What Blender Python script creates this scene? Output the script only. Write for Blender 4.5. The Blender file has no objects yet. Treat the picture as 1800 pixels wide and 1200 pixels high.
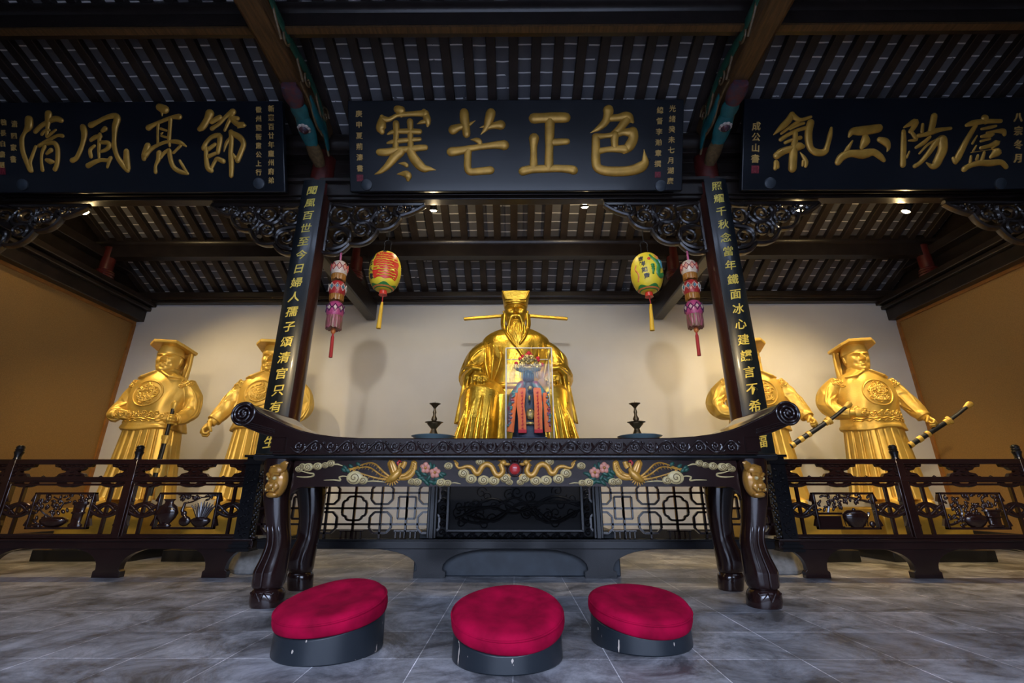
import bpy, bmesh, math, random
from math import sin, cos, pi, radians as R
from mathutils import Vector as V, Matrix as M, noise
from mathutils.bvhtree import BVHTree

random.seed(7)
SC = bpy.context.scene
COL = SC.collection

# ------------------------------------------------------------------ camera
CAM_H = 0.75
PITCH, YAW, FPX = R(18.8), R(0.34), 800.0
cd = bpy.data.cameras.new('camera')
cd.sensor_width = 36.0
cd.lens = FPX / 1800 * 36
cd.clip_start = 0.05
cam = bpy.data.objects.new('camera', cd)
COL.objects.link(cam)
cam.location = (0, 0, CAM_H)
cam.rotation_euler = (pi / 2 + PITCH, 0, YAW)
SC.camera = cam
CMAT = M.LocRotScale(cam.location, cam.rotation_euler, None)
CO = V((0, 0, CAM_H))

# ------------------------------------------------------------------ world, exposure
w = bpy.data.worlds.new('courtyard_sky')
SC.world = w
w.use_nodes = True
wt = w.node_tree
wt.nodes.clear()
wo = wt.nodes.new('ShaderNodeOutputWorld')
wb = wt.nodes.new('ShaderNodeBackground')
wtc = wt.nodes.new('ShaderNodeTexCoord')
wsx = wt.nodes.new('ShaderNodeSeparateXYZ')
wr = wt.nodes.new('ShaderNodeValToRGB')
wr.color_ramp.elements[0].position = 0.205
wr.color_ramp.elements[0].color = (0.010, 0.0115, 0.014, 1)
wr.color_ramp.elements[1].position = 0.245
wr.color_ramp.elements[1].color = (0.55, 0.66, 0.92, 1)
wt.links.new(wtc.outputs['Generated'], wsx.inputs[0])
wt.links.new(wsx.outputs['Z'], wr.inputs[0])
wt.links.new(wr.outputs[0], wb.inputs[0])
wb.inputs[1].default_value = 15.0
wt.links.new(wb.outputs[0], wo.inputs[0])
SC.view_settings.view_transform = 'Standard'
SC.view_settings.look = 'None'
SC.view_settings.gamma = 1
SC.view_settings.exposure = 0.0
SC.view_settings.use_curve_mapping = False

# ------------------------------------------------------------------ lights
def add_light(name, kind, loc, target, energy, color, size=0.1, spot=60, blend=0.5):
    ld = bpy.data.lights.new(name, kind)
    ld.energy = energy
    ld.color = color
    if kind == 'SPOT':
        ld.spot_size = R(spot)
        ld.spot_blend = blend
        ld.shadow_soft_size = size
    elif kind == 'AREA':
        ld.shape = 'RECTANGLE'
        ld.size, ld.size_y = size
    else:
        ld.shadow_soft_size = size
    o = bpy.data.objects.new(name, ld)
    COL.objects.link(o)
    o.location = loc
    d = V(target) - V(loc)
    o.rotation_euler = d.to_track_quat('-Z', 'Y').to_euler()
    return o
WARM = (1.0, 0.72, 0.33)
# daylight enters through the open front of the hall (a portal for the sky)
por = add_light('front_opening', 'AREA', (0, -2.45, 1.85), (0, 5, 1.85), 1, (1, 1, 1), (6.6, 3.7))
por.data.cycles.is_portal = True
# projector hung under the front roof, aimed at the shrine
prj = add_light('front_projector', 'SPOT', (0, 0.8, 4.36), (0, 8.1, 1.4), 560, (1.0, 0.92, 0.78), 0.10, 48, 0.45)
prj.scale = (1.9, 1, 1)             # wide, flat beam of a flood lamp with barn doors

# two smaller floods of the same row, crossing onto the guard statues
for sx in (-1, 1):
    add_light('front_flood', 'SPOT', (sx * 2.75, 0.8, 3.35), (sx * 4.9, 7.4, 1.45), 560, (1.0, 0.76, 0.42), 0.07, 46, 0.6)

# ------------------------------------------------------------------ pixel helpers (photo frame 1800x1200)
def ray(px, py):
    d = V(((px - 900) / FPX, (600 - py) / FPX, -1))
    return CMAT.to_3x3() @ d
def P(px, py, Y):
    d = ray(px, py)
    return CO + d * (Y / d.y)
def PZ(px, py, z):
    d = ray(px, py)
    return CO + d * ((z - CAM_H) / d.z)
def PPL(px, py, p0, n):
    d = ray(px, py)
    return CO + d * ((p0 - CO).dot(n) / d.dot(n))
def zat(py, Y):
    return P(900, py, Y).z
def xat(px, py, Y):
    return P(px, py, Y).x

# ------------------------------------------------------------------ materials
MATS = {}
def mat(name, color, rough=0.5, metal=0.0, coat=0.0, noise_amt=0.0, noise_scale=8.0, color2=None,
        bump=0.0, bump_scale=40.0, sheen=0.0, stretch=None, emit=None, spec=None, rough_var=0.0, detail=4):
    m = bpy.data.materials.new(name)
    m.use_nodes = True
    nt = m.node_tree
    b = nt.nodes['Principled BSDF']
    b.inputs['Base Color'].default_value = (*color, 1)
    b.inputs['Roughness'].default_value = rough
    b.inputs['Metallic'].default_value = metal
    b.inputs['Coat Weight'].default_value = coat
    b.inputs['Coat Roughness'].default_value = 0.08
    if spec is not None:
        b.inputs['Specular IOR Level'].default_value = spec
    if sheen:
        b.inputs['Sheen Weight'].default_value = sheen
        b.inputs['Sheen Roughness'].default_value = 0.4
        b.inputs['Sheen Tint'].default_value = (min(1, color[0] * 2 + .3), color[1] * 2, color[2] * 2 + .1, 1)
    tc = nt.nodes.new('ShaderNodeTexCoord')
    src = tc.outputs['Object']
    if stretch:
        mp = nt.nodes.new('ShaderNodeMapping')
        mp.inputs['Scale'].default_value = stretch
        nt.links.new(src, mp.inputs['Vector'])
        src = mp.outputs[0]
    if noise_amt or color2 or rough_var:
        n = nt.nodes.new('ShaderNodeTexNoise')
        n.inputs['Scale'].default_value = noise_scale
        n.inputs['Detail'].default_value = detail
        nt.links.new(src, n.inputs['Vector'])
        rp = nt.nodes.new('ShaderNodeValToRGB')
        c2 = color2 or tuple(c * (1 - noise_amt) for c in color)
        rp.color_ramp.elements[0].position = 0.35
        rp.color_ramp.elements[1].position = 0.68
        rp.color_ramp.elements[0].color = (*c2, 1)
        rp.color_ramp.elements[1].color = (*color, 1)
        nt.links.new(n.outputs['Fac'], rp.inputs[0])
        nt.links.new(rp.outputs[0], b.inputs['Base Color'])
        if rough_var:
            mr = nt.nodes.new('ShaderNodeMapRange')
            mr.inputs['To Min'].default_value = rough - rough_var
            mr.inputs['To Max'].default_value = rough + rough_var
            nt.links.new(n.outputs['Fac'], mr.inputs['Value'])
            nt.links.new(mr.outputs[0], b.inputs['Roughness'])
    if bump:
        n2 = nt.nodes.new('ShaderNodeTexNoise')
        n2.inputs['Scale'].default_value = bump_scale
        n2.inputs['Detail'].default_value = 3
        nt.links.new(src, n2.inputs['Vector'])
        bp = nt.nodes.new('ShaderNodeBump')
        bp.inputs['Strength'].default_value = bump
        bp.inputs['Distance'].default_value = 0.01
        nt.links.new(n2.outputs['Fac'], bp.inputs['Height'])
        nt.links.new(bp.outputs[0], b.inputs['Normal'])
    if emit:
        b.inputs['Emission Color'].default_value = (*emit[0], 1)
        b.inputs['Emission Strength'].default_value = emit[1]
    MATS[name] = m
    return m

mat('roof_wood', (0.030, 0.021, 0.018), 0.45, noise_amt=0.5, noise_scale=5, stretch=(1, 1, 1), bump=0.25, bump_scale=30)
mat('beam_wood', (0.020, 0.014, 0.012), 0.33, noise_amt=0.45, noise_scale=6, bump=0.15, bump_scale=20)
mat('brown_beam', (0.105, 0.052, 0.018), 0.5, noise_amt=0.55, noise_scale=7, stretch=(6, 0.6, 6), bump=0.3, bump_scale=20)
mat('lacquer', (0.021, 0.008, 0.007), 0.22, coat=0.6, noise_amt=0.25, noise_scale=6, bump=0.05, bump_scale=15)
mat('lacquer_brown', (0.020, 0.0075, 0.0065), 0.2, coat=0.4, noise_amt=0.3, noise_scale=5, bump=0.05, bump_scale=12)
mat('lacquer_black', (0.008, 0.008, 0.010), 0.26, coat=0.15, noise_amt=0.3, noise_scale=5)
mat('carved_wood', (0.024, 0.017, 0.015), 0.3, coat=0.35, noise_amt=0.4, noise_scale=12)
mat('plaque_black', (0.008, 0.010, 0.015), 0.30, coat=0.15, rough_var=0.05, noise_amt=0.2, noise_scale=3)
mat('couplet_black', (0.007, 0.011, 0.016), 0.3, coat=0.12, noise_amt=0.6, noise_scale=3, stretch=(25, 25, 1.2), bump=0.04, bump_scale=4)
mat('glyph_gold', (0.62, 0.335, 0.055), 0.40, metal=0.35, noise_amt=0.25, noise_scale=9)
mat('couplet_gold', (0.78, 0.60, 0.11), 0.4, metal=0.3)
mat('ink_gold', (0.55, 0.34, 0.10), 0.5, metal=0.2)
mat('seal_red', (0.25, 0.02, 0.035), 0.5, noise_amt=0.5, noise_scale=60)
mat('statue_gold', (0.80, 0.52, 0.105), 0.42, metal=0.45, noise_amt=0.22, noise_scale=5, bump=0.12, bump_scale=60, rough_var=0.06)
mat('gold_leaf', (0.72, 0.45, 0.05), 0.30, metal=0.85, noise_amt=0.3, noise_scale=9, bump=0.35, bump_scale=38, rough_var=0.07)
mat('gold_block', (0.58, 0.36, 0.05), 0.45, metal=0.4, noise_amt=0.35, noise_scale=4)
mat('plaster', (0.57, 0.565, 0.55), 0.85, noise_amt=0.08, noise_scale=1.3, bump=0.06, bump_scale=5)
mat('panel_brown', (0.33, 0.185, 0.052), 0.75, noise_amt=0.22, noise_scale=90, bump=0.1, bump_scale=140)
mat('orange_trim', (0.36, 0.15, 0.03), 0.5, noise_amt=0.3, noise_scale=10)
mat('skirting', (0.015, 0.014, 0.014), 0.4)
mat('red_lacquer', (0.085, 0.012, 0.009), 0.35, noise_amt=0.4, noise_scale=8)
mat('column_brown', (0.050, 0.014, 0.009), 0.28, coat=0.3, noise_amt=0.4, noise_scale=4, stretch=(6, 6, 0.6))
mat('stone', (0.30, 0.29, 0.27), 0.75, noise_amt=0.4, noise_scale=14, bump=0.3, bump_scale=30)
mat('courtyard_paving', (0.34, 0.34, 0.33), 0.8, noise_amt=0.25, noise_scale=2)
mat('black_plinth', (0.010, 0.010, 0.011), 0.3, coat=0.2)
mat('slate_plinth', (0.030, 0.040, 0.052), 0.45, noise_amt=0.4, noise_scale=7)
mat('velvet', (0.40, 0.001, 0.036), 0.85, noise_amt=0.5, noise_scale=8, sheen=0.05, spec=0.1, bump=0.12, bump_scale=60)
mat('teal_paint', (0.012, 0.12, 0.13), 0.45, noise_amt=0.3, noise_scale=12)
mat('green_paint', (0.015, 0.085, 0.055), 0.45, noise_amt=0.3, noise_scale=12)
mat('red_paint', (0.10, 0.018, 0.016), 0.5, color2=(0.035, 0.03, 0.05), noise_scale=16)
mat('cloud_line', (0.20, 0.13, 0.055), 0.45)
mat('dull_black', (0.0065, 0.0065, 0.0085), 0.5, spec=0.25)
mat('cream_paint', (0.68, 0.53, 0.24), 0.4, noise_amt=0.2, noise_scale=30)
mat('white_paint', (0.42, 0.36, 0.32), 0.5)
mat('dull_gold', (0.17, 0.105, 0.045), 0.5, noise_amt=0.5, noise_scale=25)
mat('relief_gold', (0.72, 0.36, 0.05), 0.35, metal=0.25, noise_amt=0.35, noise_scale=30, coat=0.3)
mat('mask_gold', (0.58, 0.27, 0.042), 0.28, metal=0.2, noise_amt=0.35, noise_scale=16, coat=0.5)
mat('pink_paint', (0.62, 0.25, 0.17), 0.4)
mat('pearl_red', (0.50, 0.03, 0.03), 0.25, coat=0.5)
mat('bronze', (0.20, 0.13, 0.06), 0.32, metal=0.8, noise_amt=0.5, noise_scale=20)
mat('porcelain', (0.22, 0.33, 0.36), 0.25, coat=0.5)
mat('iron', (0.02, 0.02, 0.02), 0.45, metal=0.6)
mat('lamp_black', (0.012, 0.012, 0.012), 0.4)
mat('lamp_glow', (1, 0.8, 0.5), 0.5, emit=((1.0, 0.72, 0.36), 60))
mat('lantern_yellow', (0.72, 0.58, 0.035), 0.45, noise_amt=0.15, noise_scale=9)
mat('lantern_red', (0.62, 0.035, 0.02), 0.4, noise_amt=0.2, noise_scale=25)
mat('lantern_green', (0.03, 0.22, 0.05), 0.45, noise_amt=0.3, noise_scale=15)
mat('lantern_orange', (0.70, 0.22, 0.06), 0.45, noise_amt=0.3, noise_scale=30)
mat('ink_black', (0.012, 0.02, 0.03), 0.4)
mat('red_thread', (0.42, 0.02, 0.02), 0.7)
mat('yellow_thread', (0.72, 0.42, 0.02), 0.6)
mat('pink_bead', (0.50, 0.08, 0.22), 0.35, noise_amt=0.4, noise_scale=70)
mat('red_bead', (0.42, 0.03, 0.035), 0.35, noise_amt=0.4, noise_scale=70)
mat('white_bead', (0.62, 0.52, 0.45), 0.35, noise_amt=0.3, noise_scale=70)
mat('amber_fringe', (0.36, 0.15, 0.022), 0.4, noise_amt=0.45, noise_scale=30, stretch=(6, 6, 0.4))
mat('mixed_fringe', (0.40, 0.08, 0.16), 0.45, color2=(0.09, 0.08, 0.02), noise_scale=14, stretch=(6, 6, 0.8))
mat('purple_bead', (0.055, 0.015, 0.07), 0.3)
mat('blue_bead', (0.05, 0.20, 0.27), 0.3)
mat('orange_cloth', (0.86, 0.16, 0.022), 0.6, noise_amt=0.12, noise_scale=30)
mat('navy_cloth', (0.013, 0.021, 0.052), 0.5, noise_amt=0.4, noise_scale=30)
mat('gem_cloth', (0.30, 0.02, 0.06), 0.4, color2=(0.03, 0.22, 0.22), noise_scale=22, detail=1)
mat('gem_gold', (0.72, 0.48, 0.12), 0.3, metal=0.6, color2=(0.15, 0.10, 0.05), noise_scale=45)
mat('pom_red', (0.62, 0.02, 0.03), 0.7)
mat('case_frame', (0.62, 0.56, 0.46), 0.3)
mat('case_base', (0.17, 0.02, 0.02), 0.35)

def glass_mat():
    m = bpy.data.materials.new('glass')
    m.use_nodes = True
    nt = m.node_tree
    nt.nodes.clear()
    o = nt.nodes.new('ShaderNodeOutputMaterial')
    mx = nt.nodes.new('ShaderNodeMixShader')
    tr = nt.nodes.new('ShaderNodeBsdfTransparent')
    gl = nt.nodes.new('ShaderNodeBsdfGlossy')
    fr = nt.nodes.new('ShaderNodeFresnel')
    fr.inputs['IOR'].default_value = 1.27
    tr.inputs[0].default_value = (0.97, 0.98, 0.98, 1)
    gl.inputs['Roughness'].default_value = 0.015
    ge = nt.nodes.new('ShaderNodeNewGeometry')
    inv = nt.nodes.new('ShaderNodeMath')
    inv.operation = 'SUBTRACT'
    inv.inputs[0].default_value = 1.0
    nt.links.new(ge.outputs['Backfacing'], inv.inputs[1])
    mu = nt.nodes.new('ShaderNodeMath')
    mu.operation = 'MULTIPLY'
    nt.links.new(fr.outputs[0], mu.inputs[0])
    nt.links.new(inv.outputs[0], mu.inputs[1])
    nt.links.new(mu.outputs[0], mx.inputs[0])
    nt.links.new(tr.outputs[0], mx.inputs[1])
    nt.links.new(gl.outputs[0], mx.inputs[2])
    nt.links.new(mx.outputs[0], o.inputs[0])
    MATS['glass'] = m
glass_mat()

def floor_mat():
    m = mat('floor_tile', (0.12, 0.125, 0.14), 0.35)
    nt = m.node_tree
    b = nt.nodes['Principled BSDF']
    tc = nt.nodes.new('ShaderNodeTexCoord')
    mp = nt.nodes.new('ShaderNodeMapping')
    mp.inputs['Location'].default_value = (0.01 + 0.467 * 40, -2.60 + 0.475 * 40, 0)
    nt.links.new(tc.outputs['Object'], mp.inputs['Vector'])
    br = nt.nodes.new('ShaderNodeTexBrick')
    br.offset = 0.0
    br.inputs['Scale'].default_value = 1.0
    br.inputs['Brick Width'].default_value = 0.467
    br.inputs['Row Height'].default_value = 0.475
    br.inputs['Mortar Size'].default_value = 0.0022
    br.inputs['Mortar Smooth'].default_value = 0.2
    br.inputs['Color1'].default_value = (0.125, 0.125, 0.132, 1)
    br.inputs['Color2'].default_value = (0.18, 0.18, 0.187, 1)
    br.inputs['Mortar'].default_value = (0.46, 0.46, 0.46, 1)
    nt.links.new(mp.outputs[0], br.inputs['Vector'])
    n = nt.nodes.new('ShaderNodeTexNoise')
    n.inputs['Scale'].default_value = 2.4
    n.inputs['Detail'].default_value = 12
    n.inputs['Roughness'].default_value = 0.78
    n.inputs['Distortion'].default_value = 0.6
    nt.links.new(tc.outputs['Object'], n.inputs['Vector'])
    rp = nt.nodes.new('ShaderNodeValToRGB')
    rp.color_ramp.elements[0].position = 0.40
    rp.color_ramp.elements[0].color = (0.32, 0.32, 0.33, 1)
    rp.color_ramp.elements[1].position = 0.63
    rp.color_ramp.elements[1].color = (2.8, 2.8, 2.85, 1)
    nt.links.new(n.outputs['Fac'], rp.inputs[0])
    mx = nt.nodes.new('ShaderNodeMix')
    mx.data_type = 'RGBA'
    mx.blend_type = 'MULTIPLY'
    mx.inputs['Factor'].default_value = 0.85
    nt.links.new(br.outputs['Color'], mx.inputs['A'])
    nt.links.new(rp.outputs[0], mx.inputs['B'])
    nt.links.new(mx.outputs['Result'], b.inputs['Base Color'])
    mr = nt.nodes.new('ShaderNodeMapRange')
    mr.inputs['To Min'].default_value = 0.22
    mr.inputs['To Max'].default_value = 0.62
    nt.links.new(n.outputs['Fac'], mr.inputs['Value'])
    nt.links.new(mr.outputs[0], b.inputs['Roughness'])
floor_mat()

def tile_mat(off):
    # grey roof-bricks laid on the rafters with pale mortar joints across; UV: u = rafter bay, v = metres along slope
    name = 'roof_tile'
    m = mat(name, (0.1, 0.1, 0.11), 0.7)
    nt = m.node_tree
    b = nt.nodes['Principled BSDF']
    uv = nt.nodes.new('ShaderNodeUVMap')
    sp = nt.nodes.new('ShaderNodeSeparateXYZ')
    nt.links.new(uv.outputs[0], sp.inputs[0])
    def math_(op, a, bb=None):
        q = nt.nodes.new('ShaderNodeMath')
        q.operation = op
        for i, x in enumerate((a, bb)):
            if x is None: continue
            if isinstance(x, (int, float)): q.inputs[i].default_value = x
            else: nt.links.new(x, q.inputs[i])
        return q.outputs[0]
    bay = math_('FLOOR', sp.outputs['X'])
    wn = nt.nodes.new('ShaderNodeTexWhiteNoise')
    wn.noise_dimensions = '1D'
    nt.links.new(bay, wn.inputs['W'])
    tc = nt.nodes.new('ShaderNodeTexCoord')
    nz = nt.nodes.new('ShaderNodeTexNoise')
    nz.inputs['Scale'].default_value = 6
    nz.inputs['Detail'].default_value = 5
    nt.links.new(tc.outputs['Object'], nz.inputs['Vector'])
    v = math_('ADD', math_('DIVIDE', sp.outputs['Y'], 0.165), math_('MULTIPLY', wn.outputs['Value'], 0.35))
    v = math_('ADD', v, math_('MULTIPLY', nz.outputs['Fac'], 0.10))
    fr = math_('FRACT', v)
    line = math_('LESS_THAN', fr, 0.10)
    cell = math_('ADD', math_('FLOOR', v), math_('MULTIPLY', bay, 37.3))
    wn2 = nt.nodes.new('ShaderNodeTexWhiteNoise')
    wn2.noise_dimensions = '1D'
    nt.links.new(cell, wn2.inputs['W'])
    rp = nt.nodes.new('ShaderNodeValToRGB')
    rp.color_ramp.elements[0].color = (0.045, 0.045, 0.052, 1)
    rp.color_ramp.elements[1].color = (0.125, 0.122, 0.130, 1)
    nt.links.new(math_('ADD', math_('MULTIPLY', wn2.outputs['Value'], 0.6), math_('MULTIPLY', nz.outputs['Fac'], 0.55)), rp.inputs[0])
    mx = nt.nodes.new('ShaderNodeMix')
    mx.data_type = 'RGBA'
    mx.inputs['B'].default_value = (0.66, 0.64, 0.62, 1)
    nt.links.new(math_('MULTIPLY', line, math_('GREATER_THAN', nz.outputs['Fac'], 0.36)), mx.inputs['Factor'])
    nt.links.new(rp.outputs[0], mx.inputs['A'])
    nt.links.new(mx.outputs['Result'], b.inputs['Base Color'])
tile_mat(0)

def stool_mat():
    m = mat('stool_black', (0.012, 0.016, 0.021), 0.36, coat=0.08)
    nt = m.node_tree
    b = nt.nodes['Principled BSDF']
    tc = nt.nodes.new('ShaderNodeTexCoord')
    mp = nt.nodes.new('ShaderNodeMapping')
    mp.inputs['Scale'].default_value = (38, 38, 11)
    nt.links.new(tc.outputs['Object'], mp.inputs['Vector'])
    n = nt.nodes.new('ShaderNodeTexNoise')
    n.inputs['Scale'].default_value = 1.0
    n.inputs['Detail'].default_value = 3
    nt.links.new(mp.outputs[0], n.inputs['Vector'])
    rp = nt.nodes.new('ShaderNodeValToRGB')
    rp.color_ramp.interpolation = 'CONSTANT'
    rp.color_ramp.elements[0].color = (0.012, 0.016, 0.021, 1)
    rp.color_ramp.elements[1].color = (0.45, 0.38, 0.32, 1)
    rp.color_ramp.elements[1].position = 0.685
    nt.links.new(n.outputs['Fac'], rp.inputs[0])
    nt.links.new(rp.outputs[0], b.inputs['Base Color'])
stool_mat()

# ------------------------------------------------------------------ mesh builder
class MB:
    def __init__(self):
        self.v, self.f = [], []
    def add(self, verts, faces):
        n = len(self.v)
        self.v += [V(q) for q in verts]
        self.f += [tuple(i + n for i in q) for q in faces]
        return self
    def box(self, c, s, rot=None):
        c = V(c)
        pts = []
        for z in (-1, 1):
            for y in (-1, 1):
                for x in (-1, 1):
                    p = V((x * s[0] / 2, y * s[1] / 2, z * s[2] / 2))
                    if rot is not None: p = rot @ p
                    pts.append(c + p)
        return self.add(pts, [(0, 2, 3, 1), (4, 5, 7, 6), (0, 1, 5, 4), (2, 6, 7, 3), (0, 4, 6, 2), (1, 3, 7, 5)])
    def bar(self, a, b, w, h, up=(0, 0, 1)):
        a, b = V(a), V(b)
        t = (b - a).normalized()
        s = t.cross(V(up)).normalized()
        u = s.cross(t)
        pts = []
        for p in (a, b):
            for i, j in ((-1, -1), (1, -1), (1, 1), (-1, 1)):
                pts.append(p + s * (i * w / 2) + u * (j * h / 2))
        return self.add(pts, [(0, 1, 2, 3), (7, 6, 5, 4), (0, 4, 5, 1), (1, 5, 6, 2), (2, 6, 7, 3), (3, 7, 4, 0)])
    def prism(self, poly, o, ux, uy, d):
        """polygon in the (ux, uy) frame at o, extruded by vector d"""
        o, ux, uy, d = V(o), V(ux), V(uy), V(d)
        n = len(poly)
        if ux.cross(uy).dot(d) < 0: poly = poly[::-1]
        a = [o + ux * p[0] + uy * p[1] for p in poly]
        b = [q + d for q in a]
        fs = [tuple(range(n))[::-1], tuple(range(n, 2 * n))]
        for i in range(n):
            j = (i + 1) % n
            fs.append((i, j, n + j, n + i))
        return self.add(a + b, fs)
    def loft(self, rings, cap=(True, True), closed=True):
        n = len(rings[0])
        k = len(self.v)
        pts = [q for r in rings for q in r]
        fs = []
        for i in range(len(rings) - 1):
            for j in range(n if closed else n - 1):
                j2 = (j + 1) % n
                fs.append((i * n + j, i * n + j2, (i + 1) * n + j2, (i + 1) * n + j))
        if cap[0]: fs.append(tuple(range(n))[::-1])
        if cap[1]: fs.append(tuple((len(rings) - 1) * n + j for j in range(n)))
        return self.add(pts, fs)
    def lathe(self, prof, c=(0, 0, 0), n=24, sy=1.0, cap=(True, True), rot=None, wav=None):
        c = V(c)
        rings = []
        for r, z in prof:
            ring = []
            for j in range(n):
                a = 2 * pi * j / n
                rr = r * (1 + (wav[0] * cos(wav[1] * a) if wav else 0))
                p = V((rr * cos(a), rr * sin(a) * sy, z))
                if rot is not None: p = rot @ p
                ring.append(c + p)
            rings.append(ring)
        return self.loft(rings, cap)
    def ell(self, c, r, rot=None, nu=16, nv=10):
        prof = [(sin(pi * i / nv), -cos(pi * i / nv)) for i in range(nv + 1)]
        prof[0] = (1e-4, -1); prof[-1] = (1e-4, 1)
        c = V(c)
        rings = []
        for rr, z in prof:
            ring = []
            for j in range(nu):
                a = 2 * pi * j / nu
                p = V((rr * cos(a) * r[0], rr * sin(a) * r[1], z * r[2]))
                if rot is not None: p = rot @ p
                ring.append(c + p)
            rings.append(ring)
        return self.loft(rings)
    def tube(self, path, rad, n=8, up=None, flat=1.0, cap='flat', closed=False, fold=None):
        path = [V(p) for p in path]
        if not isinstance(rad, (list, tuple)): rad = [rad] * len(path)
        rad = list(rad)
        if cap == 'round' and not closed:
            def ends(p0, p1, r):
                t = (p0 - p1).normalized()
                return [(p0 + t * r * sin(q), r * max(.08, cos(q))) for q in (R(35), R(65), R(86))]
            e0 = ends(path[0], path[1], rad[0]) if rad[0] > 1e-4 else []
            e1 = ends(path[-1], path[-2], rad[-1]) if rad[-1] > 1e-4 else []
            path = [e[0] for e in e0[::-1]] + path + [e[0] for e in e1]
            rad = [e[1] for e in e0[::-1]] + rad + [e[1] for e in e1]
        m = len(path)
        rings = []
        s_prev = None
        for i, p in enumerate(path):
            if closed: t = path[(i + 1) % m] - path[i - 1]
            else: t = path[min(i + 1, m - 1)] - path[max(i - 1, 0)]
            if t.length < 1e-9: t = V((0, 0, 1))
            t.normalize()
            if up is not None:
                s = t.cross(V(up))
                if s.length < 1e-6: s = s_prev or V((1, 0, 0))
                s.normalize()
                u = V(up).normalized()
            else:
                if s_prev is None:
                    h = V((0, 0, 1)) if abs(t.z) < .9 else V((1, 0, 0))
                    s = t.cross(h).normalized()
                else:
                    s = (s_prev - t * s_prev.dot(t)).normalized()
                u = s.cross(t)
            s_prev = s
            ring = []
            for j in range(n):
                a = 2 * pi * j / n
                r = rad[i]
                if fold: r *= 1 + fold(i / (m - 1), a)
                ring.append(p + s * (cos(a) * r) + u * (sin(a) * r * flat))
            rings.append(ring)
        if closed:
            rings.append(rings[0])
            return self.loft(rings, (False, False))
        return self.loft(rings)
    def shift(self, d):
        d = V(d)
        self.v = [q + d for q in self.v]
        return self
    def xform(self, mm):
        self.v = [mm @ q for q in self.v]
        return self
    def build(self, name, m, parent=None, smooth=35, bevel=0.0, loc=None):
        me = bpy.data.meshes.new(name)
        me.from_pydata(self.v, [], self.f)
        fix_normals(me)
        me.materials.append(MATS[m] if isinstance(m, str) else m)
        o = bpy.data.objects.new(name, me)
        COL.objects.link(o)
        if smooth:
            me.polygons.foreach_set('use_smooth', [True] * len(me.polygons))
            me.set_sharp_from_angle(angle=R(smooth))
        if parent is not None: o.parent = parent
        if loc is not None: o.location = loc
        if bevel:
            b = o.modifiers.new('bevel', 'BEVEL')
            b.width = bevel
            b.segments = 2
            b.limit_method = 'ANGLE'
            b.angle_limit = R(40)
        return o

def join_mats(name, parts, parent=None, smooth=35, loc=None):
    """one mesh object from several builders, a material slot each"""
    me = bpy.data.meshes.new(name)
    vs, fs, mi = [], [], []
    for i, (b, m) in enumerate(parts):
        k = len(vs)
        vs += b.v
        fs += [tuple(q + k for q in f) for f in b.f]
        mi += [i] * len(b.f)
        me.materials.append(MATS[m])
    me.from_pydata(vs, [], fs)
    me.polygons.foreach_set('material_index', mi)
    fix_normals(me)
    me.polygons.foreach_set('use_smooth', [True] * len(me.polygons))
    me.set_sharp_from_angle(angle=R(smooth))
    o = bpy.data.objects.new(name, me)
    COL.objects.link(o)
    if parent is not None: o.parent = parent
    if loc is not None: o.location = loc
    return o

def fix_normals(me):
    bm = bmesh.new()
    bm.from_mesh(me)
    bmesh.ops.recalc_face_normals(bm, faces=bm.faces)
    bm.to_mesh(me)
    bm.free()

def tag(o, label=None, cat=None, group=None, kind=None):
    if label: o['label'] = label
    if cat: o['category'] = cat
    if group: o['group'] = group
    if kind: o['kind'] = kind
    return o
def empty(name, loc, label, cat, group=None, rz=0.0):
    o = bpy.data.objects.new(name, None)
    o.empty_display_size = 0.1
    COL.objects.link(o)
    o.location = loc
    o.rotation_euler = (0, 0, rz)
    return tag(o, label, cat, group)
def kids(o):
    return [c for c in bpy.data.objects if c.parent == o]
def copy_tree(o, parent=None):
    c = o.copy()
    COL.objects.link(c)
    if parent is not None: c.parent = parent
    for ch in kids(o):
        copy_tree(ch, c)
    return c
def spline(pts, k=6, closed=False):
    """Catmull-Rom through pts (tuples of any length)"""
    n = len(pts)
    out = []
    rng = n if closed else n - 1
    for i in range(rng):
        g = lambda q: pts[q % n] if closed else pts[max(0, min(n - 1, q))]
        p0, p1, p2, p3 = g(i - 1), g(i), g(i + 1), g(i + 2)
        for s in range(k):
            t = s / k
            out.append(tuple(0.5 * (2 * b + (c - a) * t + (2 * a - 5 * b + 4 * c - d) * t * t + (3 * b - a - 3 * c + d) * t ** 3)
                             for a, b, c, d in zip(p0, p1, p2, p3)))
    if not closed: out.append(tuple(pts[-1]))
    return out
def spiral(c, r0, r1, a0, turns, k=22):
    """2D spiral, angles in radians; turns may be negative"""
    return [(c[0] + (r0 + (r1 - r0) * i / k) * cos(a0 + 2 * pi * turns * i / k),
             c[1] + (r0 + (r1 - r0) * i / k) * sin(a0 + 2 * pi * turns * i / k)) for i in range(k + 1)]
def glyph(ch, depth=0.08, bold=0.0):
    """mesh data (verts, faces) of one CJK glyph, em square 1, centred; x right, y up, z depth"""
    c = bpy.data.curves.new('glyph', 'FONT')
    c.body = ch
    c.size = 1
    c.extrude = depth / 2
    c.offset = bold
    c.resolution_u = 2
    o = bpy.data.objects.new('glyph', c)
    COL.objects.link(o)
    dg = bpy.context.evaluated_depsgraph_get()
    me = bpy.data.meshes.new_from_object(o.evaluated_get(dg), depsgraph=dg)
    vs = [V((q.co.x - 0.5, q.co.y - 0.38, q.co.z + depth / 2)) for q in me.vertices]
    fs = [tuple(p.vertices) for p in me.polygons]
    bpy.data.objects.remove(o)
    bpy.data.curves.remove(c)
    bpy.data.meshes.remove(me)
    return vs, fs
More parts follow.
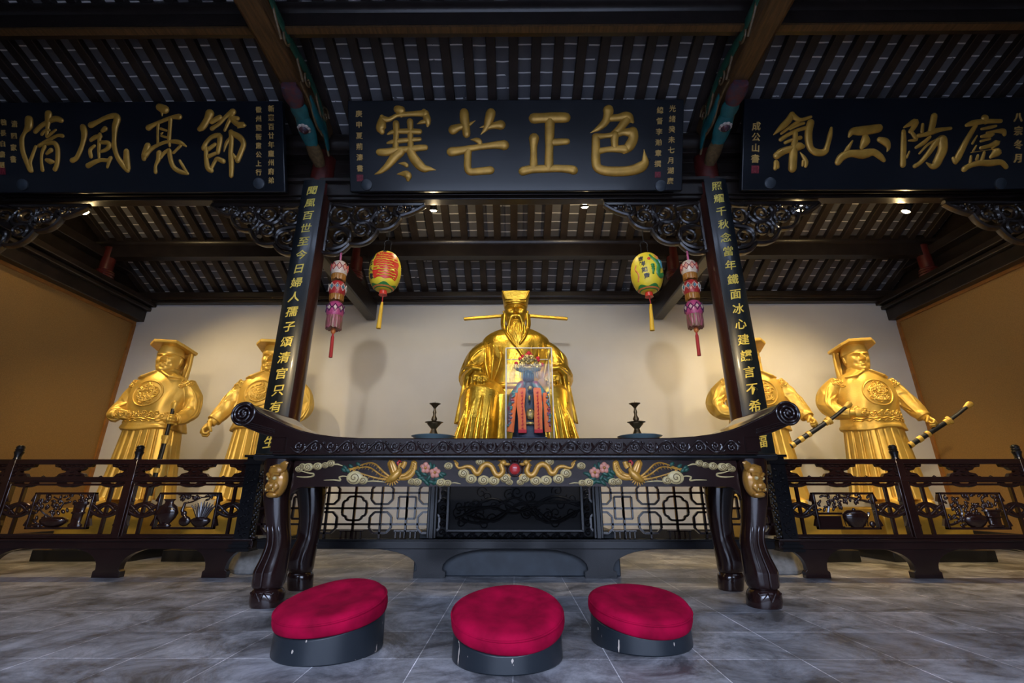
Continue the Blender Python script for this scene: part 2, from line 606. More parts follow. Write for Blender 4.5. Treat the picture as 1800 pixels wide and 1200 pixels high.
# ================================================================== SETTING
WX, WY = 7.3, 8.1            # side walls at x = +-WX, back wall at y = WY
CX, CY = 2.74, 5.40          # the two free columns
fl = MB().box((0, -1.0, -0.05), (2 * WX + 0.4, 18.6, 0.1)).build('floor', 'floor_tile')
tag(fl, kind='structure')
tag(MB().box((0, -26.4, -0.12), (60, 32, 0.1)).build('ground', 'courtyard_paving'), kind='structure')
wl = MB().box((0, WY + 0.1, 2.3), (2 * WX + 0.4, 0.2, 4.6)).build('wall_back', 'plaster')
tag(wl, kind='structure')
for s, nm in ((-1, 'left'), (1, 'right')):
    o = MB().box((s * (WX + 0.1), 2.85, 3.9), (0.2, 10.9, 7.8)).build('wall_' + nm, 'beam_wood')
    tag(o, kind='structure')
    o = MB().box((s * (WX - 0.015), 5.4, 2.05), (0.03, 5.38, 3.62)).build('trim_panel_' + nm, 'panel_brown')
    tag(o, kind='structure')
    t = MB()
    t.box((s * (WX - 0.03), 5.4, 3.885), (0.06, 5.38, 0.05))
    t.box((s * (WX - 0.03), WY - 0.03, 2.05), (0.06, 0.06, 3.62))
    o = t.build('trim_orange_' + nm, 'orange_trim')
    tag(o, kind='structure')
    t = MB()
    t.box((s * (WX - 0.10), 5.4, 4.02), (0.20, 5.4, 0.22))
    t.box((s * (WX - 0.14), 5.4, 4.16), (0.28, 5.4, 0.07))
    t.box((s * (WX - 0.18), 5.4, 4.26), (0.36, 5.4, 0.10))
    t.box((s * (WX - 0.10), 5.4, 4.75), (0.20, 5.4, 0.16))
    o = t.build('trim_cornice_' + nm, 'beam_wood', bevel=0.012)
    tag(o, kind='structure')
    o = MB().box((s * (WX - 0.02), 5.4, 0.12), (0.04, 5.3, 0.24)).build('baseboard_' + nm, 'skirting')
    tag(o, kind='structure')
o = MB().box((0, WY - 0.02, 0.12), (2 * WX, 0.04, 0.24)).build('baseboard_back', 'skirting')
tag(o, kind='structure')
t = MB()
t.box((0, WY - 0.07, 4.30), (2 * WX, 0.14, 0.08))
t.box((0, WY - 0.11, 4.39), (2 * WX, 0.22, 0.10))
t.tube([(-WX, WY - 0.16, 4.36), (WX, WY - 0.16, 4.36)], 0.055, 12)
o = t.build('trim_cornice_back', 'beam_wood', bevel=0.01)
tag(o, kind='structure')

# front of the hall: boarded wall with the open doorway behind the camera
b = MB()
for s in (-1, 1):
    b.box((s * (WX + 3.3) / 2, -2.5, 1.85), (WX - 3.3, 0.16, 3.7))
b.box((0, -2.5, 5.75), (2 * WX, 0.16, 4.1))
tag(b.build('wall_front', 'beam_wood'), kind='structure')

# roof slope: z of the rafters' underside
def roof_z(y):
    return 4.42 + 0.46 * (WY - y) if y > CY else 5.66 + 0.3175 * (CY - y)
prof = [WY + 0.05, 7.02, CY, 3.75, 2.0, 0.0, -2.5]
# tile field (one plane following the slope, above the rafters)
def roof_tiles():
    me = bpy.data.meshes.new('ceiling')
    vs, fs, uvs = [], [], []
    pitch = 0.286
    dist = 0.0
    for i in range(len(prof) - 1):
        y0, y1 = prof[i], prof[i + 1]
        z0, z1 = roof_z(y0) + 0.085, roof_z(y1 - 1e-6 if y1 == CY else y1) + 0.085
        L = math.hypot(y1 - y0, z1 - z0)
        k = len(vs)
        vs += [(-WX, y0, z0), (WX, y0, z0), (WX, y1, z1), (-WX, y1, z1)]
        fs.append((k, k + 1, k + 2, k + 3))
        uvs += [(.5, dist), (.5 + 2 * WX / pitch, dist), (.5 + 2 * WX / pitch, dist + L), (.5, dist + L)]
        dist += L
    me.from_pydata(vs, [], fs)
    ul = me.uv_layers.new(name='UVMap')
    for i, q in enumerate(uvs): ul.data[i].uv = q
    me.materials.append(MATS['roof_tile'])
    o = bpy.data.objects.new('ceiling', me)
    COL.objects.link(o)
    so = o.modifiers.new('solid', 'SOLIDIFY')
    so.thickness = 0.10
    so.offset = -1 if me.polygons[0].normal.z < 0 else 1
    tag(o, kind='structure')
roof_tiles()
# rafters: one object each
def rafter_mesh(y0, y1, wdt, h):
    b = MB()
    z0, z1 = roof_z(y0), roof_z(y1)
    b.bar((0, y0, z0 + h / 2), (0, y1, z1 + h / 2), wdt, h)
    o = b.build('rafter', 'roof_wood', bevel=0.008)
    return o
pitch = 0.286
nR = int(2 * WX / pitch)
for (y0, y1) in ((WY - 0.02, CY + 0.02), (CY - 0.02, 2.6)):
    proto = None
    for i in range(nR):
        x = -WX + pitch * (i + 0.5) + pitch * 0.0
        if proto is None:
            o = proto = rafter_mesh(y0, y1, 0.118, 0.09)
        else:
            o = proto.copy()
            COL.objects.link(o)
        o.location = (x, 0, 0)
        tag(o, kind='structure')
# purlins and beams
def purlin(y, z, r, beam_h, nm='purlin', mm='beam_wood', strip=None):
    b = MB()
    b.tube([(-WX, y, z), (WX, y, z)], r, 16)
    if beam_h:
        b.box((0, y, z - r - beam_h / 2 + 0.03), (2 * WX, r * 1.25, beam_h))
    o = b.build(nm, mm, bevel=0.0)
    tag(o, kind='structure')
    return o
purlin(7.02, 4.98, 0.115, 0.22)
purlin(CY - 0.1, 5.56, 0.14, 0)
purlin(3.75, 6.03, 0.12, 0.19)
b = MB().box((0, 3.72, 5.745), (2 * WX, 0.075, 0.05))  # thin strip: warm-lit underside of the dark beam, put in as brown colour
tag(b.build('purlin', 'brown_beam'), kind='structure')
purlin(2.4, 6.50, 0.14, 0.2)

# lintel over the front of the shrine: beam, moulding and the boarding above it
b = MB()
b.box((0, CY, 4.80), (2 * WX, 0.20, 0.20))
b.box((0, CY - 0.02, 4.92), (2 * WX, 0.28, 0.06))
b.box((0, CY, 4.675), (2 * WX, 0.14, 0.05))
for i in range(4):
    b.box((0, CY + 0.03, 5.04 + 0.165 * i), (2 * WX, 0.10, 0.16))
b.box((0, CY - 0.03, 5.42), (2 * WX, 0.22, 0.12))
o = b.build('lintel', 'beam_wood', bevel=0.01)
tag(o, kind='structure')
# ================================================================== COLUMNS, BEAMS, CORBELS
for s, side in ((-1, 'left'), (1, 'right')):
    c = empty('column', (s * CX, CY, 0), 'round dark red column behind the %s couplet board' % side, 'column', 'columns of the shrine')
    MB().lathe([(0.165, 0.36), (0.175, 1.5), (0.172, 3.4), (0.165, 4.70)], n=32).build('shaft', 'column_brown', c)
    MB().lathe([(0.167, 4.70), (0.160, 5.45)], n=32).build('capital', 'red_lacquer', c)
    st = MB()
    st.lathe([(0.30, 0.0), (0.31, 0.04), (0.27, 0.20), (0.24, 0.31), (0.20, 0.36)], n=8, rot=M.Rotation(R(22.5), 3, 'Z'))
    tag(st.build('stone_base', 'stone', c, smooth=20, bevel=0.012), 'grey octagonal stone base')
    # heavy brown beam running forward over the hall from the column
    b = empty('tie_beam', (s * CX, CY, 5.52), 'brown tie beam running forward from the %s column head' % side, 'beam', 'tie beams over the hall')
    mb = MB().box((0, -2.9, 0.17), (0.27, 5.5, 0.34))
    mb.build('timber', 'brown_beam', b, bevel=0.05)
    # painted side carving of the beam (towards the middle bay)
    sx = -s * 0.145
    g = MB()
    pts = spline([(-0.35, 0.02), (-0.7, 0.20), (-1.1, 0.26), (-1.6, 0.22), (-2.2, 0.26), (-2.9, 0.20)], 8)
    g.tube([(sx, p[0], p[1]) for p in pts], [0.012 + 0.06 * sin(pi * i / (len(pts) - 1)) for i in range(len(pts))], 10, up=(1, 0, 0), flat=0.35)
    tag(g.build('painted_leaf', 'green_paint', b), 'green painted leaf on the beam side')
    g = MB()
    for k in range(5):
        y = -0.5 - 0.55 * k
        g.tube([(sx * 1.02, y + q[0], 0.17 + q[1]) for q in spiral((0, 0), 0.13, 0.02, 0.5, 1.2)], 0.014, 8)
        g.tube([(sx * 1.02, y - 0.1, 0.05), (sx * 1.02, y - 0.28, 0.16), (sx * 1.02, y - 0.40, 0.27)], 0.016, 8)
    tag(g.build('painted_scroll', 'dull_gold', b), 'dull gold scroll on the beam side')
    # painted bracket under the beam end
    k = b
    dk = V((0, -0.17, -0.22))
    def pc(y0, y1, z0, z1, wdt, m, nm, lab):
        n = 8
        r0 = []
        rings = []
        for i in range(n + 1):
            t = i / n
            y = y0 + (y1 - y0) * t
            zc = z0 + (z1 - z0) * t
            q = wdt * (0.75 + 0.25 * sin(pi * t))
            ring = [V((q * cos(a), y, zc + 0.075 * sin(a))) for a in [2 * pi * j / 16 for j in range(16)]]
            rings.append(ring)
        tag(MB().loft(rings).shift(dk).build(nm, m, k), lab)
    pc(0.02, -0.30, -0.12, -0.03, 0.10, 'dull_gold', 'bracket_foot', 'gold carved foot')
    pc(-0.28, -0.62, -0.03, 0.10, 0.115, 'teal_paint', 'bracket_body', 'teal painted body')
    pc(-0.60, -0.80, 0.10, 0.14, 0.11, 'teal_paint', 'bracket_body', 'teal painted body')
    pc(-0.78, -1.02, 0.13, 0.18, 0.125, 'red_paint', 'bracket_head', 'dull red painted head')
    fl_ = MB()
    for j in range(9):
        a = 2 * pi * j / 9
        fl_.ell((0.055 * cos(a), -0.52 + 0.055 * sin(a), -0.045 + 0.03), (0.03, 0.03, 0.02))
    tag(fl_.shift(dk).build('petals', 'white_paint', k), 'white petals')
    tag(MB().ell((0, -0.52, -0.03), (0.06, 0.06, 0.04)).ell((0, -0.52, -0.055), (0.02, 0.02, 0.03)).shift(dk).build('flower', 'red_paint', k), 'red flower')
    g = MB()
    for sg in (-1, 1):
        g.tube([(sg * 0.12, q[0], q[1]) for q in spline([(0.0, 0.0), (-0.2, 0.12), (-0.45, 0.10), (-0.7, 0.22), (-1.0, 0.25)], 6)], 0.016, 8)
        g.tube([(sg * 0.125, -0.3 + q[0], 0.13 + q[1]) for q in spiral((0, 0), 0.07, 0.015, 0, 1.2)], 0.014, 8)
    tag(g.shift(dk).build('scroll', 'dull_gold', k), 'gold scroll')
    g = MB()
    g.tube([(-s * 0.13, q[0], q[1]) for q in spline([(-0.05, 0.05), (-0.25, 0.2), (-0.5, 0.2), (-0.75, 0.3)], 6)], [0.03 + 0.06 * sin(pi * i / 18) for i in range(19)], 10, up=(1, 0, 0), flat=0.4)
    tag(g.shift(dk).build('leaf', 'teal_paint', k), 'teal leaf')
    # low tie beam from the column back into the white wall, with a red strut on it carrying the purlin
    b = empty('back_beam', (s * CX, 6.7, 3.93), 'dark beam from the %s column back to the white wall' % side, 'beam', 'beams running back to the white wall')
    MB().box((0, 0.02, 0.17), (0.19, 2.74, 0.34)).build('timber', 'beam_wood', b, bevel=0.025)
for x, lab in ((-CX, 'red turned strut standing on the dark beam behind the left lantern'), (CX, 'red turned strut standing on the dark beam behind the right lantern'),
               (-WX + 0.22, 'red turned strut on the cornice at the far left wall'), (WX - 0.22, 'red turned strut on the cornice at the far right wall')):
    z0 = 4.27 if abs(x) < 5 else 4.31
    k = empty('strut', (x, 7.02, z0), lab, 'strut', 'red struts under the purlin')
    MB().lathe([(0.10, 0.12), (0.10, 0.56)], n=20).build('post', 'red_lacquer', k)
    MB().lathe([(0.12, 0), (0.14, 0.03), (0.115, 0.05), (0.14, 0.075), (0.115, 0.10), (0.13, 0.12), (0.10, 0.14)], n=20).build('moulding', 'red_lacquer', k)

# carved corbels under the lintel: scalloped frame + openwork scrolls (local: column at x=0, tip at x=L, hanging down)
def corbel(name, x, mirror, lab):
    k = empty(name, (x, CY, 4.64), lab, 'corbel', 'carved corbels under the lintel')
    L = 1.34
    D = lambda p: V(((-1 if mirror else 1) * p[0], 0, p[1]))
    f = MB()
    top = [(0.0, -0.03), (L, -0.03)]
    f.tube([D(p) for p in top], 0.035, 8)
    edge = []
    arcs = [((0.0, -0.78), (0.36, -0.66)), ((0.36, -0.66), (0.72, -0.44)), ((0.72, -0.44), (1.02, -0.22)), ((1.02, -0.22), (L, -0.05))]
    for (a, b) in arcs:
        mx, mz = (a[0] + b[0]) / 2, (a[1] + b[1]) / 2
        nx, nz = (b[1] - a[1]), -(b[0] - a[0])
        l = math.hypot(nx, nz)
        bul = 0.22 * l if b[0] < L else 0.06 * l
        for i in range(9):
            t = i / 8
            h = 4 * t * (1 - t) * bul
            edge.append((a[0] + (b[0] - a[0]) * t + nx / l * h, a[1] + (b[1] - a[1]) * t + nz / l * h))
    f.tube([D(p) for p in edge], 0.030, 8, up=(0, 1, 0), flat=1.6)
    f.tube([D((0.02, 0)), D((0.02, -0.80))], 0.03, 8)
    f.build('frame', 'carved_wood', k)
    sc = MB()
    def sp(c, r0, a0, turns, w=0.030):
        pts = spiral(c, r0, 0.03, a0, turns)
        sc.tube([D(p) for p in pts], [w * (1 - 0.5 * i / len(pts)) for i in range(len(pts))], 8, up=(0, 1, 0), flat=1.5)
    sp((0.20, -0.22), 0.17, 2.2, 1.5); sp((0.52, -0.19), 0.15, 0.6, -1.5); sp((0.22, -0.56), 0.15, 4.2, 1.4)
    sp((0.50, -0.44), 0.13, 5.5, 1.4); sp((0.80, -0.24), 0.13, 3.8, -1.4); sp((1.03, -0.13), 0.08, 1.0, 1.3, 0.022)
    for pts in ([(0.0, -0.42), (0.15, -0.40), (0.33, -0.46), (0.36, -0.62)], [(0.36, -0.10), (0.34, -0.25), (0.42, -0.34), (0.60, -0.34), (0.72, -0.44)],
                [(0.66, -0.06), (0.68, -0.16), (0.62, -0.32), (0.70, -0.42)], [(0.92, -0.08), (0.94, -0.20), (1.02, -0.24)], [(0.04, -0.06), (0.10, -0.04), (0.34, -0.08)],
                [(0.03, -0.70), (0.12, -0.74), (0.26, -0.70), (0.34, -0.62)], [(1.10, -0.09), (1.18, -0.12), (1.26, -0.07)]):
        q = spline(pts, 5)
        sc.tube([D(p) for p in q], [0.012 + 0.022 * sin(pi * i / (len(q) - 1)) for i in range(len(q))], 8, up=(0, 1, 0), flat=1.5)
    rr = random.Random(3)
    for i in range(26):
        t = rr.random()
        px_ = 0.05 + 1.1 * t
        pz_ = -0.07 - rr.random() * (0.62 * (1 - t) + 0.05)
        sc.ell(D((px_, pz_)) + V((0, -0.02, 0)), (0.03, 0.03, 0.022), nu=10, nv=6)
    sc.build('scrollwork', 'carved_wood', k)
    return k
corbel('corbel', -CX + 0.15, False, 'carved scroll corbel right of the left column, under the lintel')
corbel('corbel', -CX - 0.15, True, 'carved scroll corbel left of the left column, under the lintel')
corbel('corbel', CX - 0.15, True, 'carved scroll corbel left of the right column, under the lintel')
corbel('corbel', CX + 0.15, False, 'carved scroll corbel right of the right column, under the lintel')
corbel('corbel', -WX + 0.0, False, 'carved scroll corbel at the far left wall')
corbel('corbel', WX - 0.0, True, 'carved scroll corbel at the far right wall')

# ================================================================== PLAQUES
STROKES = {
 '寒': (640, 170, 7.5, [
  [(440,165,95),(490,178,100)], [(475,200,70),(490,250,45)],
  [(235,270,60),(230,350,110),(222,420,120),(235,460,70)], [(240,290,80),(330,300,60),(420,250,50),(500,235,60),(640,225,65),(760,222,80),(805,225,100)],
  [(790,200,70),(830,290,90),(842,350,65),(835,385,30)], [(830,320,60),(760,335,50),(700,358,10)],
  [(420,355,80),(425,450,75),(420,560,70),(415,700,80)], [(605,330,80),(610,430,70),(610,560,70),(615,680,80)],
  [(315,490,30),(400,460,60),(600,455,70),(730,460,70)], [(310,610,30),(400,590,60),(600,570,60),(735,560,50)],
  [(205,730,90),(300,730,95),(450,700,80),(620,690,80),(720,675,80),(805,670,75)],
  [(480,730,110),(400,800,110),(310,910,85),(220,985,55),(140,1022,10)], [(600,700,90),(650,800,110),(720,890,115),(790,945,95),(860,950,60),(945,965,8)],
  [(460,878,12),(530,885,50),(560,905,55)], [(435,1020,10),(540,1015,80),(580,1050,95),(580,1090,50)]]),
 '芒': (770, 170, 7.5, [
  [(345,215,110),(350,300,115),(365,400,100),(375,490,95)], [(200,435,120),(280,400,85),(390,375,55),(490,315,10)],
  [(695,220,120),(670,310,110),(635,410,70),(565,498,12)], [(555,405,12),(600,392,30)], [(825,372,120),(740,380,80),(650,410,50)],
  [(430,565,10),(500,570,60),(545,590,65),(550,640,50)],
  [(175,725,115),(300,710,100),(430,680,80),(600,655,75),(780,635,95),(870,638,125)],
  [(395,710,90),(390,820,90),(390,930,90),(420,985,90),(520,985,90),(690,968,100)]]),
 '正': (900, 170, 7.5, [
  [(290,285,130),(400,280,120),(560,275,130),(705,275,125)], [(500,300,120),(495,500,115),(490,700,100),(485,930,110)],
  [(540,600,90),(640,595,85),(725,590,75)], [(290,550,125),(285,650,90),(285,780,85),(285,930,100)],
  [(145,980,110),(260,955,100),(430,950,95),(600,945,90),(760,955,100),(810,968,110)]]),
 '色': (1020, 170, 7.5, [
  [(370,180,130),(365,240,115),(330,330,95),(250,410,70),(135,475,10)], [(380,280,90),(500,275,90),(600,255,110),(650,285,110),(692,330,40)],
  [(620,290,110),(560,370,100),(500,440,90),(430,480,60)], [(200,530,90),(330,515,60),(460,500,80),(560,470,80),(670,470,120)],
  [(690,470,130),(695,560,120),(640,660,120),(575,730,50)], [(460,500,100),(450,600,90),(470,690,80)],
  [(210,730,90),(320,700,70),(450,690,80),(600,690,110)],
  [(205,550,100),(205,700,105),(205,830,110),(225,930,110),(320,975,115),(470,985,120),(650,975,120),(790,930,130),(850,870,105),(850,790,55),(840,695,6)]]),
 '清': (20, 170, 8, [
  [(250,320,100),(245,420,100),(190,500,50),(150,600,60),(160,750,60),(200,880,60),(270,1030,70)], [(285,1040,50),(265,930,45),(300,820,45),(345,700,40)],
  [(525,240,90),(520,330,80),(510,420,50),(500,560,40)], [(340,490,60),(420,410,60),(520,350,60),(620,310,80),(700,330,70)],
  [(430,530,40),(470,480,40),(530,470,40)], [(510,560,40),(570,510,40),(625,465,30)], [(390,690,50),(470,640,50),(560,590,45),(650,545,40),(720,550,50)],
  [(470,700,50),(430,800,40),(425,920,40),(440,1030,50)], [(500,660,50),(600,650,60),(650,720,60),(655,850,60),(640,960,60),(615,1020,60)],
  [(500,800,40),(560,750,60)], [(500,890,50),(550,910,70),(590,915,40)]]),
 '風': (110, 170, 8, [
  [(290,430,80),(310,520,80),(290,640,60),(250,760,60),(200,860,60),(140,895,70)],
  [(400,400,80),(500,350,60),(620,290,60),(740,270,80),(770,320,90),(740,420,80),(730,560,60),(730,700,60),(770,840,60),(850,960,70),(915,1035,60)],
  [(900,770,70),(905,900,80),(920,1000,70)], [(560,480,50),(600,450,70)], [(400,610,50),(460,570,60),(530,555,60)],
  [(525,530,50),(515,650,45),(510,770,40),(515,870,30)], [(400,840,50),(390,750,50),(450,690,40)],
  [(540,640,50),(640,650,60),(655,700,60),(600,750,50),(540,770,40)], [(360,970,70),(450,920,60),(540,890,50),(640,895,50),(680,860,50)], [(670,870,50),(630,990,35)]]),
 '亮': (230, 170, 8, [
  [(410,150,100),(480,180,110)], [(440,220,40),(440,265,20)], [(250,435,80),(350,380,50),(470,330,50),(580,290,50),(680,280,80)],
  [(385,380,40),(378,500,35),(380,660,35)], [(560,310,55),(550,450,50),(540,600,50),(545,690,35)], [(420,450,35),(500,475,30)], [(430,520,25),(450,505,20)],
  [(430,550,30),(520,575,30)], [(240,690,80),(200,800,80),(185,870,60)], [(200,820,90),(280,740,60),(400,670,45),(530,630,45),(680,640,60),(775,695,25)],
  [(700,690,40),(600,790,35)], [(400,790,70),(390,880,60),(350,970,40),(350,1060,50)], [(420,850,50),(470,790,45),(540,750,50),(550,820,60),(570,920,60),(610,1000,60),(700,1055,60),(800,1080,40)],
  [(690,900,35),(730,970,40),(790,1070,40)]]),
 '節': (330, 170, 7.06, [
  [(275,210,100),(240,290,80),(190,370,80),(150,400,60)], [(300,310,60),(400,255,60)], [(310,400,40),(420,300,30)],
  [(300,395,50),(400,330,40),(480,240,45),(560,190,80)], [(550,230,50),(500,330,40),(460,415,35)], [(540,260,60),(620,270,50)], [(560,290,60),(620,340,60),(700,350,60),(620,385,15)],
  [(200,640,60),(230,570,50),(300,500,50),(390,480,60),(400,550,60),(375,690,50)], [(260,650,50),(340,590,40)], [(260,740,50),(350,700,40)],
  [(230,640,50),(230,760,50),(250,880,60),(290,915,60)], [(290,900,40),(340,800,40),(370,770,50),(440,800,60)],
  [(540,440,60),(545,560,50),(535,700,55),(545,850,60),(540,980,50)], [(540,450,60),(640,500,70),(695,580,60),(665,680,60),(620,790,60)], [(560,720,40),(620,790,40)], [(450,680,15),(480,580,40),(540,500,40)]]),
 '氣': (1300, 180, 7.5, [
  [(690,160,70),(640,240,80),(550,330,70),(450,425,15)], [(690,170,80),(800,230,50),(940,190,35)], [(550,410,30),(700,300,40),(780,250,40)],
  [(540,490,50),(650,420,45),(780,360,45),(900,330,50)], [(670,355,25),(760,300,40),(850,275,30)],
  [(935,270,90),(910,380,90),(910,500,90),(940,610,80),(1020,660,90),(1120,650,80),(1160,560,60),(1190,440,60),(1210,340,35)],
  [(735,400,60),(730,500,70),(715,600,90),(705,720,100),(695,870,100)], [(600,530,40),(700,490,40),(800,465,50)],
  [(490,700,90),(560,650,90),(680,610,80),(780,580,100),(830,580,60)], [(480,790,60),(470,870,50)], [(490,800,60),(500,850,50)], [(800,660,15),(850,730,50),(880,790,50),(870,840,40)], [(830,830,30),(840,770,40)]]),
 '正2': (1460, 180, 8.575, [
  [(280,510,40),(330,440,100),(450,430,130),(600,410,130),(720,390,120)], [(520,520,90),(520,590,130),(470,670,70)],
  [(740,560,80),(830,600,110),(870,680,60),(850,740,15)], [(330,580,25),(260,690,60),(230,740,60)],
  [(110,900,90),(170,820,110),(300,770,100),(480,780,130),(640,750,100),(740,810,90),(800,870,60)]]),
 '陽': (1560, 180, 8.57, [
  [(240,440,60),(240,600,80),(235,780,80),(230,940,80)], [(250,375,25),(330,330,60),(420,290,90),(390,380,70),(340,440,50)], [(340,420,40),(400,500,60),(430,560,50),(320,575,25)], [(330,740,25),(290,830,30)],
  [(700,210,90),(680,320,90),(650,430,80)], [(530,330,40),(520,440,50)], [(470,500,60),(580,480,60),(680,440,80),(800,410,60),(950,390,45)],
  [(430,680,40),(540,610,60),(640,520,40)], [(480,770,25),(600,640,35),(720,570,30)], [(410,960,60),(500,900,60),(620,760,70),(720,620,80),(800,560,100)],
  [(820,570,140),(830,700,130),(780,830,120),(720,940,110),(660,960,70),(590,910,25)]]),
 '廬': (1660, 180, 7.5, [
  [(530,210,90),(540,250,70)], [(290,300,40),(380,270,70),(520,250,60),(740,245,50)], [(410,310,50),(340,420,60),(260,560,70),(180,720,80),(150,790,50)], [(120,740,50),(140,780,60)],
  [(490,350,30),(600,330,40),(680,310,30)], [(560,400,30),(680,380,40),(770,380,70),(790,420,50)], [(490,450,35),(600,430,60),(640,420,40)], [(480,510,30),(600,480,30)],
  [(480,600,40),(600,570,50),(700,530,70),(630,600,25)], [(370,540,30),(430,440,20)], [(380,640,25),(420,570,20)], [(350,660,12),(640,620,15),(690,650,110),(610,720,40)],
  [(340,790,40),(350,710,30)], [(425,750,40),(440,700,30)], [(490,770,50),(525,660,35)], [(260,880,70),(320,840,60),(450,800,70),(600,800,80),(740,790,70),(810,850,60)]]),
}
PB, PT = V((0, 5.15, zat(336, 5.15))), V((0, 4.69, zat(175, 4.69)))
PUP = (PT - PB).normalized()
PN = V((0, -PUP.z, PUP.y))                         # board normal, towards the viewer
if PN.y > 0: PN = -PN
PH = (PT - PB).length
def plaque(xc, W, lab, grp, chars, cols, seals, pegs):
    k = empty('plaque', (xc, PB.y, PB.z), lab, 'plaque', grp)
    loc = V((xc, PB.y, PB.z))
    rot = M((V((1, 0, 0)), PUP, PN)).transposed()      # local x, up, out -> world
    b = MB().box((0, 0, 0), (1, 1, 1))
    b.v = [rot @ V((q.x * W, (q.y + .5) * PH, q.z * 0.07 - 0.035)) for q in b.v]
    b.build('board', 'plaque_black', k, bevel=0.012)
    def to2(px, py):
        p = PPL(px, py, PB, PN) - loc
        return V((p.x, p.dot(PUP)))
    for ch in chars:
        x0, y0, s, strokes = STROKES[ch]
        g = MB()
        for si, st in enumerate(strokes):
            st = spline(st, 4)
            pts, rad = [], []
            for i, (x, y, wd) in enumerate(st):
                a, c = st[max(i - 1, 0)], st[min(i + 1, len(st) - 1)]
                tx, ty = c[0] - a[0], c[1] - a[1]
                l = math.hypot(tx, ty) or 1
                nx, ny = -ty / l, tx / l
                p = to2(x0 + x / s, y0 + y / s)
                h = max(3.0, wd) / 2
                q = to2(x0 + (x + nx * h) / s, y0 + (y + ny * h) / s)
                pts.append(V((p.x, p.y, 0.0)))
                rad.append(max(0.004, (q - p).length * (1.12 if wd > 20 else 1)))
            g.tube(pts, rad, 14, up=(0, 0, 1), flat=0.52 + 0.004 * si, cap='round')
        g.v = [rot @ q for q in g.v]
        g.build('character', 'glyph_gold', k, smooth=60)
    for text, a0, b0, a1, b1, size, wx in cols:        # small columns: first and last glyph centre (px), size in m
        p0, p1 = to2(a0, b0), to2(a1, b1)
        n = len(text)
        for i, ch in enumerate(text):
            p = p0.lerp(p1, i / max(1, n - 1))
            vs, fs = glyph(ch, 0.12, 0.012)
            g = MB().add([rot @ V((p.x + q.x * size * wx, p.y + q.y * size, q.z * size)) for q in vs], fs)
            g.build('small_character', 'ink_gold', k, smooth=0)
    for a0, b0, s_ in seals:
        p = to2(a0, b0)
        g = MB().box((0, 0, 0), (s_, s_, 0.012))
        for i in range(3):
            g.box((s_ * (i - 1) * 0.28, 0, 0.008), (s_ * 0.10, s_ * 0.8, 0.008))
            g.box((0, s_ * (i - 1) * 0.28, 0.008), (s_ * 0.8, s_ * 0.08, 0.008))
        g.v = [rot @ (q + V((p.x, p.y, 0.004))) for q in g.v]
        g.build('seal', 'seal_red', k, smooth=0)
    for a0, b0 in pegs:
        p = to2(a0, b0)
        g = MB().lathe([(0.075, -0.01), (0.075, 0.02), (0.062, 0.028)], n=24)
        g.v = [rot @ (q + V((p.x, p.y, 0))) for q in g.v]
        g.build('peg', 'slate_plinth', k)
    return k
plaque(0.02, 4.475, 'centre black plaque with four bold gold characters over the shrine', 'plaques above the lintel', '寒芒正色',
       [('庚申夏荊濤書', 631, 200, 633, 296, 0.090, 1.0), ('光緒癸未七月湖廣', 1182, 191, 1178, 318, 0.090, 1.0), ('總督李瀚章撰', 1160, 194, 1156, 288, 0.090, 1.0)],
       [(633, 313, 0.085), (1156, 307, 0.075)], [(645, 325), (1161, 327)])
plaque(-5.10, 4.02, 'left black plaque with four cursive gold characters', 'plaques above the lintel', '清風亮節',
       [('新憲百廿年廬州府弟', 477, 191, 477, 317, 0.088, 0.95), ('徽州鹽衙肅公上行', 455, 193, 455, 303, 0.084, 0.95), ('清四家書', 26, 218, 24, 280, 0.09, 0.9), ('翰長白書題', 7, 215, 4, 290, 0.085, 0.9)],
       [(4, 301, 0.09)], [(456, 323), (41, 325)])
plaque(5.06, 4.02, 'right black plaque with four brushed gold characters', 'plaques above the lintel', ['氣', '正2', '陽', '廬'],
       [('成公山書', 1329, 222, 1327, 279, 0.115, 1.0), ('八宗冬月', 1789, 206, 1789, 278, 0.125, 0.9)],
       [(1327, 298, 0.10)], [(1353, 322), (1757, 323)])

# ================================================================== COUPLET BOARDS
def couplet(xc, lab, text, p0, p1, skip=()):
    yb, yt = 1.19, zat(316, CY - 0.21)
    k = empty('couplet_board', (xc, CY, yb), lab, 'couplet board', 'couplet boards on the columns')
    Rr, half, yc = 0.45, R(19.5), 0.45 - 0.235
    n = 14
    ring = lambda r, z: [V((r * sin(-half + 2 * half * i / n), yc - r * cos(-half + 2 * half * i / n), z)) for i in range(n + 1)]
    rings = []
    for z in (0, yt - yb):
        rings.append(ring(Rr, z) + ring(Rr - 0.03, z)[::-1])
    MB().loft(rings).build('board', 'couplet_black', k, smooth=30)
    za, zb = zat(p0[1], CY - 0.235), zat(p1[1], CY - 0.235)
    m = len(text)
    for i, ch in enumerate(text):
        z = za + (zb - za) * (i / (m - 1))
        if i == m - 1: z = za + (zb - za) * (i / (m - 1))
        vs, fs = glyph(ch, 0.03, 0.010)
        sz = 0.145
        g = MB()
        g.add([V(((Rr + 0.001 + q.z * sz) * sin((q.x + 0.10 * q.y) * sz / Rr), yc - (Rr + 0.001 + q.z * sz) * cos((q.x + 0.10 * q.y) * sz / Rr), z - yb + (q.y + 0.14 * q.x) * sz)) for q in vs], fs)
        g.build('character', 'couplet_gold', k, smooth=0)
couplet(-CX, 'black couplet board with gold characters on the left column', '聞風百世至今日婦人孺子頌清官只有先生', (548, 333), (470, 776))
couplet(CX, 'black couplet board with gold characters on the right column', '照耀千秋念當年鐵面冰心建讜言不希後福', (1258, 328), (1337, 776))

